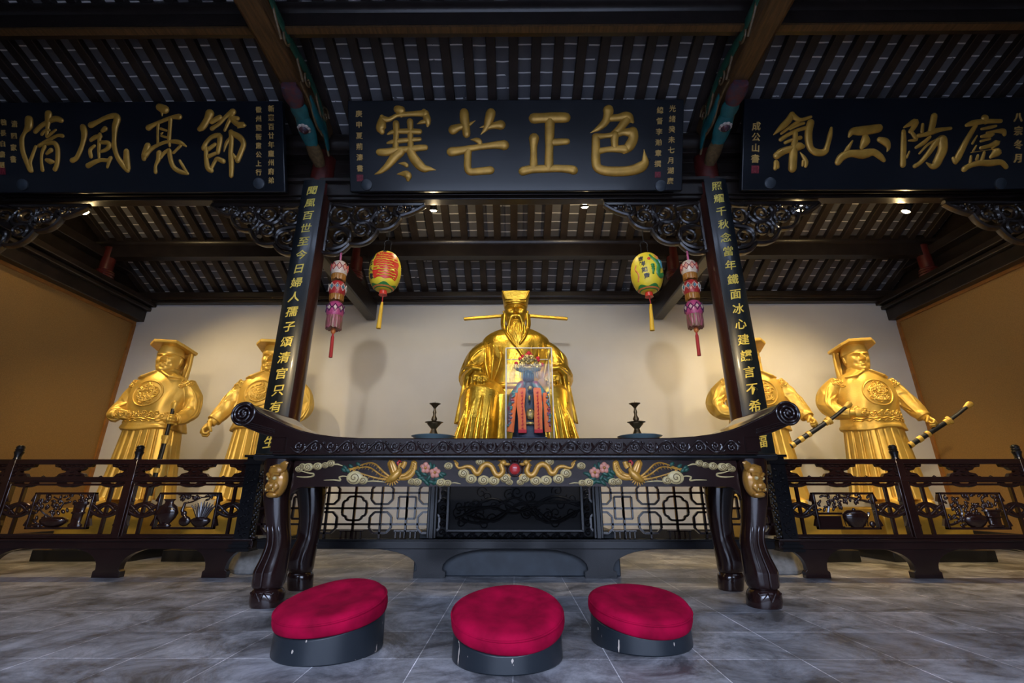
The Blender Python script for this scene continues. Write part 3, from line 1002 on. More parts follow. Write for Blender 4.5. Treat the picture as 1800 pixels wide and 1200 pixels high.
# ================================================================== SPOT LAMPS
def lamp(px, py, target, energy, lab, spot=108, color=WARM, spill=0.02, Y=5.62):
    p = P(px, py, Y)
    k = empty('spot_lamp', p, lab, 'lamp', 'spot lamps behind the lintel')
    d = (V(target) - p).normalized()
    q = d.to_track_quat('Z', 'Y').to_matrix()
    b = MB().lathe([(0.03, -0.14), (0.045, -0.12), (0.05, -0.02), (0.062, 0.015), (0.055, 0.015), (0.045, -0.02)], n=20, rot=q, cap=(True, False))
    b.build('housing', 'lamp_black', k)
    MB().lathe([(0.05, 0.0), (0.045, 0.018), (0.03, 0.03), (0.001, 0.035)], n=20, rot=q).build('bulb', 'lamp_glow', k)
    MB().tube([V((0, 0, 0)) - d * 0.10, V((0, -0.03, 0.12)), V((0, -0.06, 4.72 - p.z))], 0.012, 8).build('stem', 'lamp_black', k)
    o = add_light('spot_beam', 'SPOT', p + d * 0.03, target, energy, color, 0.035, spot, 0.7)
    sp = add_light('spot_spill', 'POINT', p + d * 0.07, target, energy * spill, color, 0.03)
    return k
lamp(148, 372, (-4.6, 6.9, 1.5), 750, 'spot lamp at the tip of the far left corbel')
lamp(762, 368, (-1.3, 7.2, 1.6), 110, 'spot lamp right of the left lantern, behind the lintel', color=(1, .78, .45), spill=0.2)
lamp(1028, 362, (1.2, 7.2, 1.6), 110, 'spot lamp left of the right lantern, behind the lintel', color=(1, .78, .45), spill=0.2)
lamp(1407, 367, (3.9, 6.9, 1.5), 650, 'spot lamp at the tip of the corbel right of the right column')
lamp(1593, 370, (4.3, 7.0, 1.5), 680, 'spot lamp hanging dark side out in the right bay')

# ================================================================== LANTERNS
def lantern(px, py, lab, design):
    c = P(px, py, CY)
    k = empty('lantern', c, lab, 'lantern', 'paper lanterns hanging from the corbels')
    RX, RZ = 0.205, 0.275
    prof = []
    n = 28
    for i in range(n + 1):
        t = -1 + 2 * i / n
        a = t * R(76)
        rr = RX * (cos(a) ** 0.72) * (1 + 0.006 * (-1) ** i)
        prof.append((rr, RZ * sin(a) / sin(R(76))))
    MB().lathe(prof, n=40).build('shade', 'lantern_yellow', k, smooth=80)
    def surf(ax, z, off=0.003):
        """point on the shade: ax = angle from the front, z height"""
        a = math.asin(max(-1, min(1, z / RZ * sin(R(76)))))
        rr = RX * (max(0.05, cos(a)) ** 0.72) + off
        return V((rr * sin(ax), -rr * cos(ax), z))
    def patch(pts, m, nm, off=0.004, lab=None):
        """closed outline in (angle, z) laid on the shade"""
        g = MB()
        cx_ = sum(p[0] for p in pts) / len(pts)
        cz_ = sum(p[1] for p in pts) / len(pts)
        rings = []
        for s in (0.0001, 0.35, 0.7, 1.0):
            rings.append([surf(cx_ + (p[0] - cx_) * s, cz_ + (p[1] - cz_) * s, off) for p in pts])
        rings.append([surf(p[0], p[1], -0.004) for p in pts])
        g.loft(rings, cap=(False, False))
        tag(g.build(nm, m, k), lab)
    def chars(text, ax, z0, z1, size, m, bold=0.03, lean=0.0):
        for i, ch in enumerate(text):
            vs, fs = glyph(ch, 0.02, bold)
            t = i / max(1, len(text) - 1)
            z = z0 + (z1 - z0) * t
            g = MB().add([surf(ax + lean * t + q.x * size[0] / RX, z + q.y * size[1], 0.004 + q.z * 0.1) for q in vs], fs)
            g.build('character', m, k, smooth=0)
    # green and orange band round the foot
    band = MB()
    for z, m_off in ((-0.255, 0), (-0.235, 0)):
        pass
    rings = []
    for z in (-0.264, -0.252, -0.238, -0.222):
        rings.append([surf(2 * pi * j / 48, z + 0.014 * sin(5 * 2 * pi * j / 48) * (z > -0.23), 0.004) for j in range(48)])
    MB().loft(rings, cap=(False, False)).build('foot_band', 'lantern_green', k)
    rings = [[surf(2 * pi * j / 48, z, 0.006) for j in range(48)] for z in (-0.256, -0.242)]
    MB().loft(rings, cap=(False, False)).build('foot_ring', 'lantern_orange', k)
    if design == 'red':
        pts = []
        for i in range(40):
            a = 2 * pi * i / 40
            sq = max(abs(cos(a)), abs(sin(a)))
            pts.append((0.33 + 0.90 * cos(a) / sq * (0.95 + 0.06 * sin(9 * a)), 0.025 + 0.195 * sin(a) / sq * (0.97 + 0.05 * sin(7 * a))))
        patch(pts, 'lantern_red', 'red_field')
        y = MB()
        rr = random.Random(5)
        for j in range(9):
            z = -0.13 + 0.036 * j
            a0 = -0.5 + rr.random() * 0.4
            a1 = 0.7 + rr.random() * 0.45
            y.tube([surf(a0 + (a1 - a0) * i / 12, z + 0.005 * sin(i * 1.7 + j), 0.006) for i in range(13)], 0.003 + 0.003 * rr.random(), 5)
        for a0, a1, z, h in ((-0.45, -0.12, -0.02, 0.018), (0.62, 0.85, -0.05, 0.028), (-0.2, -0.05, -0.05, 0.02), (0.3, 0.5, 0.08, 0.012)):
            y.tube([surf(a0 + (a1 - a0) * i / 5, z, 0.004) for i in range(6)], h * 0.5, 6)
        y.build('yellow_stroke', 'lantern_yellow', k)
        chars('信士人敬', -0.78, 0.15, -0.13, (0.075, 0.075), 'ink_black', 0.03, 0.06)
        chars('合', 0.1, 0.235, 0.235, (0.08, 0.05), 'ink_black', 0.03)
    else:
        chars('吉祥如意', -0.62, 0.14, -0.12, (0.075, 0.075), 'ink_black', 0.04, 0.30)
        pth = spline([(0.02, 0.19), (0.22, 0.12), (0.42, 0.085), (0.55, 0.02), (0.48, -0.07), (0.70, -0.10), (1.0, -0.07)], 6)
        rad = [0.016 + 0.026 * min(1, i / 12) for i in range(len(pth))]
        MB().tube([surf(p[0], p[1], -r * 0.95) for p, r in zip(pth, rad)], [r * 1.22 for r in rad], 12).build('dragon_edge', 'lantern_orange', k)
        MB().tube([surf(p[0], p[1], -r * 0.62) for p, r in zip(pth, rad)], rad, 12).build('dragon_body', 'lantern_green', k)
        pth = spline([(0.10, 0.04), (0.12, -0.03), (0.10, -0.10)], 5)
        MB().tube([surf(p[0], p[1], -0.01) for p in pth], [0.02, 0.03, 0.022, 0.03, 0.02, 0.028, 0.02, 0.02, 0.012, 0.02, 0.012][:len(pth)], 8).build('dragon_claw', 'lantern_green', k)
        MB().tube([surf(0.62 + 0.25 * i / 8, 0.15 - 0.16 * i / 8, -0.012) for i in range(9)], [0.01, .02, .03, .035, .035, .03, .03, .02, .01], 8).build('blue_cloud', 'blue_bead', k)
        MB().tube([surf(0.45 + 0.3 * i / 8, 0.20 - 0.10 * i / 8, -0.009) for i in range(9)], [0.01, .015, .02, .025, .025, .02, .02, .015, .01], 8).build('orange_flame', 'lantern_orange', k)
        MB().ell(surf(-0.08, 0.12, 0.0), (0.022, 0.012, 0.022)).build('pearl', 'lantern_red', k)
        MB().tube([surf(-0.95 - 0.1 * sin(i * 0.8), 0.06 - 0.025 * i, -0.011) for i in range(10)], 0.016, 8).build('red_border', 'lantern_orange', k)
    MB().lathe([(0.055, -0.335), (0.05, -0.33), (0.048, -0.275), (0.052, -0.268)], n=24).build('collar', 'lantern_red', k)
    MB().lathe([(0.05, 0.270), (0.05, 0.285), (0.03, 0.29)], n=24).build('cap', 'iron', k)
    MB().tube([(0, 0, -0.33), (0.005, -0.01, -0.44)], 0.006, 6).build('cord', 'red_thread', k)
    MB().tube([(0.005, -0.01, -0.44), (0.0, -0.01, -0.50), (-0.01, -0.01, -0.80)], [0.014, 0.020, 0.030], 10).build('tassel', 'yellow_thread', k)
    h = MB()
    for s in (-1, 1):
        h.tube([(s * 0.05, 0, 0.27), (s * 0.04, 0, 0.42)], 0.005, 6)
    h.tube([(0.05 * cos(a), 0, 0.43 + 0.05 * sin(a)) for a in [-0.4 + (pi + 0.8) * i / 14 for i in range(15)]], 0.006, 6)
    h.tube([(0, 0, 0.48), (0, 0, 0.74)], 0.005, 6)
    h.build('hook', 'iron', k)
lantern(677, 478, 'yellow paper lantern with a big red character, hanging left of the statue', 'red')
lantern(1137, 481, 'yellow paper lantern with a green dragon, hanging right of the statue', 'dragon')

# ================================================================== BEADED HANGINGS
def hanging(px0, py0, px1, py1, lab):
    top, bot = P(px0, py0, CY - 0.01), P(px1, py1, CY - 0.01)
    k = empty('beaded_hanging', top, lab, 'hanging ornament', 'three-tier beaded hangings')
    ax = (bot - top)
    L = ax.length
    d = ax.normalized()
    q = (-d).to_track_quat('Z', 'Y').to_matrix()
    A = lambda t: d * (t * L)
    def tier(t0, t1, r, m, dm, cm, fr_m, f0, f1, rf):
        h = (t1 - t0) * L
        prof = [(r * 0.35, 0), (r * 0.72, -h * 0.12), (r * 0.95, -h * 0.38), (r, -h * 0.62), (r * 0.93, -h * 0.9), (r * 0.85, -h)]
        g = MB().lathe(prof[::-1], c=A(t0), n=28, rot=q)
        dm_ = MB()
        dc = MB()
        for j in range(9):
            a = 2 * pi * (j + 0.5) / 9
            c = A(t0) + q @ V((r * 1.0 * cos(a), r * 1.0 * sin(a), -h * 0.55))
            nrm = q @ V((cos(a), sin(a), 0))
            tg = q @ V((-sin(a), cos(a), 0))
            up_ = -d
            hw, hh = r * 0.31, h * 0.24
            c2 = [(hw, 0), (0, hh), (-hw, 0), (0, -hh)]
            dm_.tube([c + tg * x + up_ * z for x, z in c2], 0.006, 6, closed=True)
            dc.prism([(x * 0.55, z * 0.55) for x, z in c2], c - nrm * 0.01, tg, up_, nrm * 0.016)
        join_mats('bead_ball', [(g, m), (dm_, dm), (dc, cm)], k, 60)
        hf = (f1 - f0) * L
        fg = MB()
        n = 40
        rings = []
        for z, rr in ((0, rf * 0.95), (-hf * 0.5, rf * 1.0), (-hf, rf * 0.98)):
            rings.append([A(f0) + q @ V(((rr * (1 + (0.025 if j % 2 else -0.01))) * cos(2 * pi * j / n), (rr * (1 + (0.025 if j % 2 else -0.01))) * sin(2 * pi * j / n), z - (0.012 * (j * 7 % 3) if z < -hf * 0.9 else 0))) for j in range(n)])
        fg.loft(rings, cap=(True, True))
        fg.build('fringe', fr_m, k, smooth=0)
    tier(-0.01, 0.145, 0.106, 'white_bead', 'red_bead', 'pink_paint', 'amber_fringe', 0.135, 0.195, 0.090)
    tier(0.210, 0.365, 0.107, 'red_bead', 'white_bead', 'blue_bead', 'amber_fringe', 0.355, 0.415, 0.090)
    tier(0.432, 0.59, 0.110, 'pink_bead', 'purple_bead', 'white_bead', 'mixed_fringe', 0.58, 0.705, 0.098)
    MB().tube([A(0.0), A(-0.09) + V((0.0, 0, 0)), A(-0.15)], 0.014, 8).build('cord', 'pink_bead', k)
    MB().ell(A(0.735), (0.03, 0.03, 0.045)).build('knot', 'lantern_orange', k)
    MB().tube([A(0.70), A(0.78), A(0.80), A(1.0)], [0.008, 0.012, 0.020, 0.022], 10).build('tassel', 'red_thread', k)
hanging(598, 461, 581, 628, 'three-tier beaded hanging with red tassel beside the left column')
hanging(1210, 460, 1229, 625, 'three-tier beaded hanging with red tassel beside the right column')
# ================================================================== BALUSTRADES
RY = 4.95
Z = lambda py: zat(py, RY)
zTop, zTop2, zMid, zMid2 = Z(807), Z(816), Z(838), Z(848)
zLat, zLow, zBeam = Z(849), Z(946), Z(964)
def foot_poly(z1, half_top, half, flare):
    pts = [(-half_top, z1)]
    for i in range(1, 9):
        t = i / 8
        pts.append((-half_top + (half_top - half) * sin(t * pi / 2), z1 - (z1 - 0.09) * (1 - cos(t * pi / 2))))
    pts += [(-half, 0.07), (-flare, 0.055), (-flare, 0.0)]
    return pts + [(-p[0], p[1]) for p in pts[::-1]]
def cloud_support(k, x, half=0):
    g = MB()
    zb, zt = zMid, zTop2
    h = zt - zb
    prof = [(0.20, 1.0), (0.19, 0.80), (0.13, 0.72), (0.11, 0.55), (0.06, 0.46), (0.07, 0.36), (0.13, 0.26), (0.155, 0.0)]
    l = [(-a, b * h) for a, b in prof] if half <= 0 else [(0, h), (0, 0)]
    r = [(a, b * h) for a, b in prof[::-1]] if half >= 0 else [(0, 0), (0, h)]
    g.prism(l + r, (x, -0.02, zb), (1, 0, 0), (0, 0, 1), (0, 0.04, 0))
    for i in range(13):
        a, b = ((-0.155, .90), (-0.10, .86), (-0.05, .9), (0, .86), (0.05, .9), (0.10, .86), (0.155, .90), (-0.06, .62), (0.06, .62), (0, .45), (-0.08, .16), (0.08, .16), (0, .18))[i]
        if half and a * half < -0.001: continue
        g.ell((x + a, -0.02, zb + b * h), (0.028, 0.022, 0.011), nu=10, nv=6)
    g.build('cloud_support', 'lacquer_brown', k, bevel=0.0)
def loops(g, x, z, w, h, part):
    """interlaced loop knot; part: 0 whole, -1 lower half (hangs from the rail), 1 upper half"""
    r = 0.0165
    if part == 0:
        for sg in (-1, 1):
            pts = [(x - w + 2 * w * i / 16, -0.007 * sg * cos(2 * pi * i / 16), z + sg * h * cos(pi * i / 16 * 2) * 0.9) for i in range(17)]
            g.tube(pts, r, 8)
            g.tube([(x - w + 2 * w * i / 16, 0.006 * sg, z + sg * (h * 1.15) * sin(pi * i / 16)) for i in range(17)], r, 8)
    else:
        for sg in (-1, 1):
            pts = [(x + sg * (w - 2 * w * 0.85 * i / 10), -0.006 * sg, z - part * h * 1.3 + part * 1.35 * h * sin(pi * 0.72 * i / 10)) for i in range(11)]
            g.tube(pts, r, 8)
def carving(k, x, w, z0, z1, kind):
    """openwork still-life in a frame: vases, bowls, plants"""
    fr = MB()
    t = 0.022
    zc, h = (z0 + z1) / 2, z1 - z0
    for s in (-1, 1):
        fr.box((x + s * w / 2, 0, zc), (t, 0.05, h + t))
        fr.box((x, 0, zc + s * h / 2), (w + t, 0.05, t))
    p = fr.build('carved_panel', 'lacquer_brown', k, bevel=0.005)
    c = MB()
    X = lambda a, b: V((x - w / 2 + a * w, -0.005, z0 + b * h))
    def vase(a, r, hh, prof):
        c.lathe([(r * q, hh * zz) for q, zz in prof], X(a, 0.0) + V((0, 0, 0.012)), n=18, sy=0.45)
    V1 = [(0.55, 0), (0.62, 0.06), (0.45, 0.12), (0.8, 0.3), (1.0, 0.5), (0.8, 0.72), (0.4, 0.84), (0.38, 0.92), (0.55, 1.0)]
    V2 = [(0.8, 0), (0.85, 0.08), (0.6, 0.16), (0.65, 0.5), (0.9, 0.55), (0.7, 0.62), (0.75, 0.85), (1.0, 0.9), (0.95, 1.0)]
    V3 = [(0.5, 0), (0.7, 0.15), (1.0, 0.5), (1.0, 0.75), (0.8, 0.9), (0.6, 1.0)]
    rr = random.Random(hash(kind) % 1000 if isinstance(kind, int) else len(kind))
    def foliage(a0, a1, b0, b1, n):
        for i in range(n):
            q = X(a0 + (a1 - a0) * rr.random(), b0 + (b1 - b0) * rr.random())
            an = rr.random() * 2 * pi
            c.ell(q + V((0, -0.008 * rr.random(), 0)), (0.026, 0.014, 0.012), M.Rotation(an, 3, 'Y'), 10, 6)
    def branch(pts, r=0.008):
        c.tube([X(a, b) for a, b in spline(pts, 5)], r, 6)
    if kind == 0:      # pot plant and tall vase stand
        vase(0.80, 0.085, 0.72 * h, V2)
        vase(0.42, 0.14, 0.28 * h, V3)
        foliage(0.04, 0.66, 0.42, 0.97, 46)
        foliage(0.68, 0.96, 0.72, 0.97, 18)
        branch([(0.40, 0.25), (0.35, 0.5), (0.5, 0.7), (0.3, 0.9)]); branch([(0.42, 0.25), (0.15, 0.5), (0.12, 0.85)]); branch([(0.05, 0.08), (0.3, 0.10), (0.5, 0.05)], 0.014)
        foliage(0.03, 0.3, 0.05, 0.35, 14)
    elif kind == 1:    # round vase, spiky plant, blossoming branch
        vase(0.17, 0.115, 0.80 * h, V1)
        for i in range(9):
            a = 0.77 + (i - 4) * 0.012
            b = 0.77 + (i - 4) * 0.052
            c.tube([X(a, 0.25), X(a + (b - a) * .5, 0.5), X(b, 0.78 - 0.03 * abs(i - 4))], [0.016, 0.014, 0.004], 6)
        vase(0.77, 0.10, 0.28 * h, V3)
        branch([(0.98, 0.95), (0.7, 0.88), (0.5, 0.93), (0.3, 0.97)]); branch([(0.7, 0.88), (0.55, 0.75), (0.45, 0.72)])
        foliage(0.35, 0.97, 0.82, 0.97, 20)
        c.ell(X(0.50, 0.20), (0.06, 0.025, 0.05)); c.ell(X(0.46, 0.42), (0.03, 0.02, 0.028)); c.tube([X(0.52, 0.25), X(0.42, 0.5), X(0.44, 0.72), X(0.50, 0.75)], [0.02, 0.018, 0.014, 0.006], 8)
    elif kind == 2:    # planter box, teapot, pine branch
        c.box(X(0.20, 0.18) + V((0, 0, 0)), (0.36 * w, 0.04, 0.34 * h)); c.box(X(0.20, 0.42), (0.42 * w, 0.05, 0.06 * h)); c.box(X(0.2, 0.03), (0.42 * w, 0.05, 0.06 * h))
        vase(0.64, 0.125, 0.48 * h, V3)
        c.ell(X(0.64, 0.52), (0.02, 0.015, 0.02)); branch([(0.76, 0.2), (0.86, 0.36), (0.88, 0.46)], 0.014); c.ell(X(0.9, 0.12), (0.03, 0.02, 0.03))
        for i in range(9): c.tube([X(0.64 + (i - 4) * 0.045, 0.06), X(0.64 + (i - 4) * 0.05, 0.3), X(0.64 + (i - 4) * 0.03, 0.5)], 0.005, 5)
        branch([(0.2, 0.45), (0.3, 0.8), (0.6, 0.88), (0.98, 0.72)], 0.012); foliage(0.05, 0.45, 0.52, 0.97, 26); foliage(0.5, 0.97, 0.70, 0.97, 22)
    else:              # fruit bowl, basket of flowers, stand
        vase(0.48, 0.12, 0.36 * h, V3); vase(0.80, 0.10, 0.5 * h, V2)
        foliage(0.05, 0.62, 0.40, 0.97, 46); foliage(0.66, 0.96, 0.52, 0.97, 22); branch([(0.05, 0.1), (0.2, 0.2), (0.3, 0.5), (0.2, 0.9)], 0.012); foliage(0.04, 0.3, 0.05, 0.4, 14)
        for i in range(5): c.ell(X(0.40 + 0.045 * i, 0.40), (0.022, 0.016, 0.022))
    c.build('still_life', 'lacquer_brown', p, smooth=50)
def balustrade(s, lab, kinds):
    xs = [2.71, 4.0, 5.29, 6.58]
    k = empty('balustrade', (s * 4.9, RY, 0), lab, 'balustrade', 'carved balustrades in the side bays')
    L = V((s * 4.9, 0, 0))
    D = lambda x: s * x - s * 4.9
    xa, xb = D(2.60), D(WX - 0.05)
    xm, wd = (xa + xb) / 2, abs(xb - xa)
    MB().box((xm, 0, (zTop + zTop2) / 2), (wd, 0.075, zTop - zTop2)).build('top_rail', 'lacquer_brown', k, bevel=0.006)
    b = MB().box((xm, 0, (zMid + zMid2) / 2), (wd, 0.07, zMid - zMid2))
    b.box((xm, -0.005, (zMid + zMid2) / 2 - 0.006), (wd, 0.08, 0.012))
    b.build('middle_rail', 'lacquer_brown', k, bevel=0.004)
    b = MB().box((xm, 0, (zLow + zBeam) / 2), (wd, 0.10, zLow - zBeam))
    b.box((xm, -0.01, zLow - 0.012), (wd, 0.12, 0.024))
    b.box((xm, 0.0, zLow + 0.01), (wd, 0.07, 0.02))
    b.build('bottom_rail', 'lacquer_brown', k, bevel=0.006)
    for i, x in enumerate(xs[1:]):
        g = MB()
        g.box((D(x), 0, (zTop + zLow) / 2), (0.075, 0.085, zTop - zLow))
        for q in (-1, 1):
            g.box((D(x) + q * 0.05, 0, (zLat + zLow) / 2), (0.02, 0.06, zLat - zLow))
        o = g.build('post', 'lacquer_brown', k, bevel=0.006)
        f = MB().lathe([(0.036, 0), (0.030, 0.02), (0.033, 0.045), (0.043, 0.075), (0.034, 0.09), (0.040, 0.10), (0.034, 0.11), (0.038, 0.125), (0.030, 0.14), (0.02, 0.147)], c=(D(x), 0, zTop), n=20)
        f.build('finial', 'lacquer_black', o)
        MB().prism(foot_poly(zBeam, 0.42, 0.115, 0.135), (D(x), -0.035, 0), (1, 0, 0), (0, 0, 1), (0, 0.07, 0)).build('foot', 'lacquer_brown', k, bevel=0.006)
    # carved end post beside the column and its half foot
    g = MB()
    xe = D(2.72)
    g.box((xe, 0.0, (Z(800) + zBeam) / 2), (0.15, 0.13, Z(800) - zBeam))
    for q, zz in ((0.20, Z(800)), (0.19, Z(812)), (0.20, zLow - 0.05), (0.22, zLow - 0.09)):
        g.box((xe, 0, zz - 0.012), (q, 0.17, 0.024))
    rr = random.Random(4)
    for i in range(30):
        zz = zLow + 0.02 + (Z(815) - zLow - 0.06) * i / 30
        g.ell((xe + 0.04 * sin(i * 2.1), -0.066, zz), (0.024, 0.014, 0.012), M.Rotation(rr.random() * 3, 3, 'Y'), 8, 5)
        g.ell((xe + s * -0.078, -0.03 + 0.03 * (i % 3), zz), (0.014, 0.018, 0.018), nu=8, nv=5)
    g.build('end_post', 'lacquer_black', k, bevel=0.0)
    pl = [p for p in foot_poly(zBeam, 0.30, 0.10, 0.12)]
    MB().prism(pl, (D(2.94), -0.03, 0), (1, 0, 0), (0, 0, 1), (0, 0.06, 0)).build('foot', 'lacquer_brown', k, bevel=0.006)
    cloud_support(k, D(2.80), s)
    for i in range(3):
        x0, x1 = xs[i], xs[i + 1]
        xc = (x0 + x1) / 2
        cloud_support(k, D(xc))
        cloud_support(k, D(x1 - 0.0375), -s)
        cloud_support(k, D(x1 + 0.0375), s)
        g = MB()
        w = 0.60
        for sg in (-1, 1):
            xn = xc + sg * 0.455
            loops(g, D(xn), Z(896), 0.165, 0.055, 0)
            loops(g, D(xn), Z(853), 0.165, 0.068, -1)
            loops(g, D(xn), Z(942), 0.165, 0.068, 1)
            g.box((D(xn), 0, (Z(896) + zLow) / 2), (0.026, 0.03, Z(896) - zLow))
            g.box((D(xn), 0, (Z(896) + zLat) / 2), (0.026, 0.03, zLat - Z(896)))
            for q in (-1, 1):
                for zz in (Z(875), Z(918)):
                    g.box((D(xn) + q * 0.135, 0, zz), (0.022, 0.03, 0.07), M.Rotation(q * 0.35, 3, 'Y'))
        loops(g, D(xc), Z(853), 0.18, 0.062, -1)
        loops(g, D(xc), Z(942), 0.18, 0.062, 1)
        for zz in (zLat - 0.012, zLow + 0.03):
            g.box((D(xc), 0, zz), (1.20, 0.04, 0.022))
        g.build('lattice', 'lacquer_brown', k, smooth=50)
        carving(k, D(xc), w, Z(928), Z(867), kinds[i])
    return k
balustrade(-1, 'dark carved balustrade in front of the two left gold statues', [1, 0, 3])
balustrade(1, 'dark carved balustrade in front of the two right gold statues', [2, 3, 0])

# centre screen under the altar table
k = empty('centre_screen', (0, RY, 0), 'dark openwork screen with a solid carved middle panel, behind the altar table', 'screen')
MB().box((0, 0, zTop - 0.02), (5.1, 0.075, 0.05)).build('top_rail', 'lacquer_black', k, bevel=0.006)
b = MB().box((0, 0, (zLow + zBeam) / 2), (5.12, 0.10, zLow - zBeam))
b.box((0, -0.01, zLow - 0.01), (5.12, 0.125, 0.02))
b.build('bottom_rail', 'lacquer_black', k, bevel=0.006)
for s in (-1, 1):
    g = MB().box((s * 0.835, 0, (zTop + zLow) / 2), (0.10, 0.10, zTop - zLow)).box((s * 0.835, -0.02, (zTop + zLow) / 2), (0.05, 0.10, zTop - zLow))
    g.build('post', 'lacquer_black', k, bevel=0.008)
    MB().prism(foot_poly(zBeam, 0.60, 0.125, 0.155), (s * 0.835, -0.04, 0), (1, 0, 0), (0, 0, 1), (0, 0.08, 0)).build('foot', 'lacquer_black', k, bevel=0.008)
    # openwork side lattice
    g = MB()
    rb = 0.011
    zh = [Z(866), Z(893), Z(921)]
    for zz in zh:
        g.bar((s * 0.88, 0, zz), (s * 2.62, 0, zz), 0.03, 0.02)
    cols = [(0.875, 'oct'), (1.105, 'rect'), (1.365, 'oct'), (1.64, 'quat'), (1.92, 'oct'), (2.18, 'rect'), (2.45, 'oct')]
    for x, kd in cols:
        x *= s
        if abs(x) > 0.9: g.bar((x, 0, zLow), (x, 0, zTop - 0.04), 0.02, 0.03, (0, 1, 0))
        def ring(pts):
            for i in range(len(pts)):
                a, b2 = pts[i], pts[(i + 1) % len(pts)]
                g.bar((x + a[0], 0, a[1]), (x + b2[0], 0, b2[1]), 0.03, 0.02, (0, 0.0, 1) if abs(a[1] - b2[1]) < 0.01 else (1, 0, 0))
        if kd == 'oct':
            for zc in (Z(918), Z(868)):
                w2, h2, ch = 0.11, 0.098, 0.045
                ring([(w2, zc - h2 + ch), (w2, zc + h2 - ch), (w2 - ch, zc + h2), (-w2 + ch, zc + h2), (-w2, zc + h2 - ch), (-w2, zc - h2 + ch), (-w2 + ch, zc - h2), (w2 - ch, zc - h2)])
        elif kd == 'rect':
            zc = Z(892)
            ring([(0.088, zc - 0.105), (0.088, zc + 0.105), (-0.088, zc + 0.105), (-0.088, zc - 0.105)])
            g.bar((x, 0, zc - 0.105), (x, 0, zc + 0.105), 0.02, 0.03, (0, 1, 0))
        else:
            zc = Z(893)
            q1 = [(.122, 0), (.122, .048), (.110, .070), (.083, .077), (.078, .098), (.056, .112), (0, .115)]
            q2 = q1 + [(-a, b) for a, b in q1[-2::-1]]
            q3 = q2 + [(a, -b) for a, b in q2[-2:0:-1]]
            ring([(a, zc + b) for a, b in q3])
    for q in (1.1, 1.65):
        for i in range(5):
            g.box((s * (q - 0.10 + 0.05 * i), 0, zLow + 0.035), (0.012, 0.03, 0.07))
        g.box((s * q, 0, zLow + 0.07), (0.24, 0.03, 0.014))
    g.build('lattice', 'lacquer', k, smooth=30)
# solid middle panel
fr = MB()
zc, hh = (Z(858) + Z(932)) / 2, Z(858) - Z(932)
MB().box((0, 0.01, (zLow + zTop) / 2), (1.58, 0.03, zTop - zLow - 0.04)).build('panel_board', 'dull_black', k)
for s in (-1, 1):
    fr.box((s * 0.68, -0.02, (zTop + Z(932)) / 2), (0.03, 0.05, zTop - Z(932)))
fr.box((0, -0.02, Z(932)), (1.39, 0.05, 0.028))
fr.build('panel_frame', 'lacquer_black', k, bevel=0.005)
g = MB()
for i in range(12):                 # wave border under the panel
    x = -0.66 + 0.12 * i
    q = spiral((x, Z(939)), 0.035, 0.01, pi if i % 2 else 0, 1.2 if i % 2 else -1.2)
    g.tube([(a, -0.02, b) for a, b in q], 0.008, 6)
    g.tube([(a, -0.015, b) for a, b in spline([(x - 0.06, zLow + 0.012), (x - 0.02, Z(938)), (x + 0.06, zLow + 0.012)], 5)], 0.008, 6)
for s in (-1, 1):
    for i in range(6):
        g.tube([(a, -0.02, b) for a, b in spiral((s * 0.735, Z(935) + 0.075 * i), 0.033, 0.008, s, 1.3)], 0.008, 6)
g.build('border_scroll', 'lacquer_black', k)
g = MB()                            # low relief of dragon coils and clouds
rr = random.Random(11)
for i in range(34):
    x, z = -0.60 + 1.2 * rr.random(), Z(928) + (Z(860) - Z(928)) * rr.random()
    g.tube([(a, -0.004, b) for a, b in spiral((x, z), 0.06, 0.012, rr.random() * 6, rr.choice((-1.3, 1.3)))], 0.0075, 6)
for i in range(5):
    pts = spline([(-0.6 + 0.3 * j + 0.1 * rr.random(), Z(895) + 0.13 * (rr.random() - .5) * 2) for j in range(5)], 6)
    g.tube([(a, -0.003, b) for a, b in pts], 0.013, 8)
g.build('relief', 'dull_black', k)

# ================================================================== ALTAR TABLE
TY0, TY1 = 3.60, 4.42
TZ = zat(770, TY0)
k = empty('altar_table', (0, 4.0, 0), 'long dark lacquered altar table with rolled ends and painted dragon apron', 'table')
OFF = V((0, -4.0, 0))
T = lambda px, py, Y=TY0: P(px, py, Y) + OFF
half = [(905, 770), (633, 769.5), (590, 767), (553, 762), (528, 756), (505, 747.5), (480, 736), (455, 723.5), (446, 714)]
half += [(428 + 21 * cos(a), 727 - 21 * sin(a)) for a in [R(60 + 22 * i) for i in range(10)]]
half += [(436, 753), (455, 761), (470, 765.5), (478, 767), (478, 799), (905, 799)]
hp = [(T(*p).x, T(*p).z) for p in half]
hp[0] = (0, hp[0][1]); hp[-1] = (0, hp[-1][1])
prof = hp[:-1] + [(-x, z) for x, z in hp[::-1][1:]] 
prof = hp + [(-x, z) for x, z in hp[::-1][1:-1]]
MB().prism(prof, (0, TY0 - 4.0, 0), (1, 0, 0), (0, 0, 1), (0, TY1 - TY0, 0)).build('table_top', 'lacquer_brown', k, smooth=40, bevel=0.008)
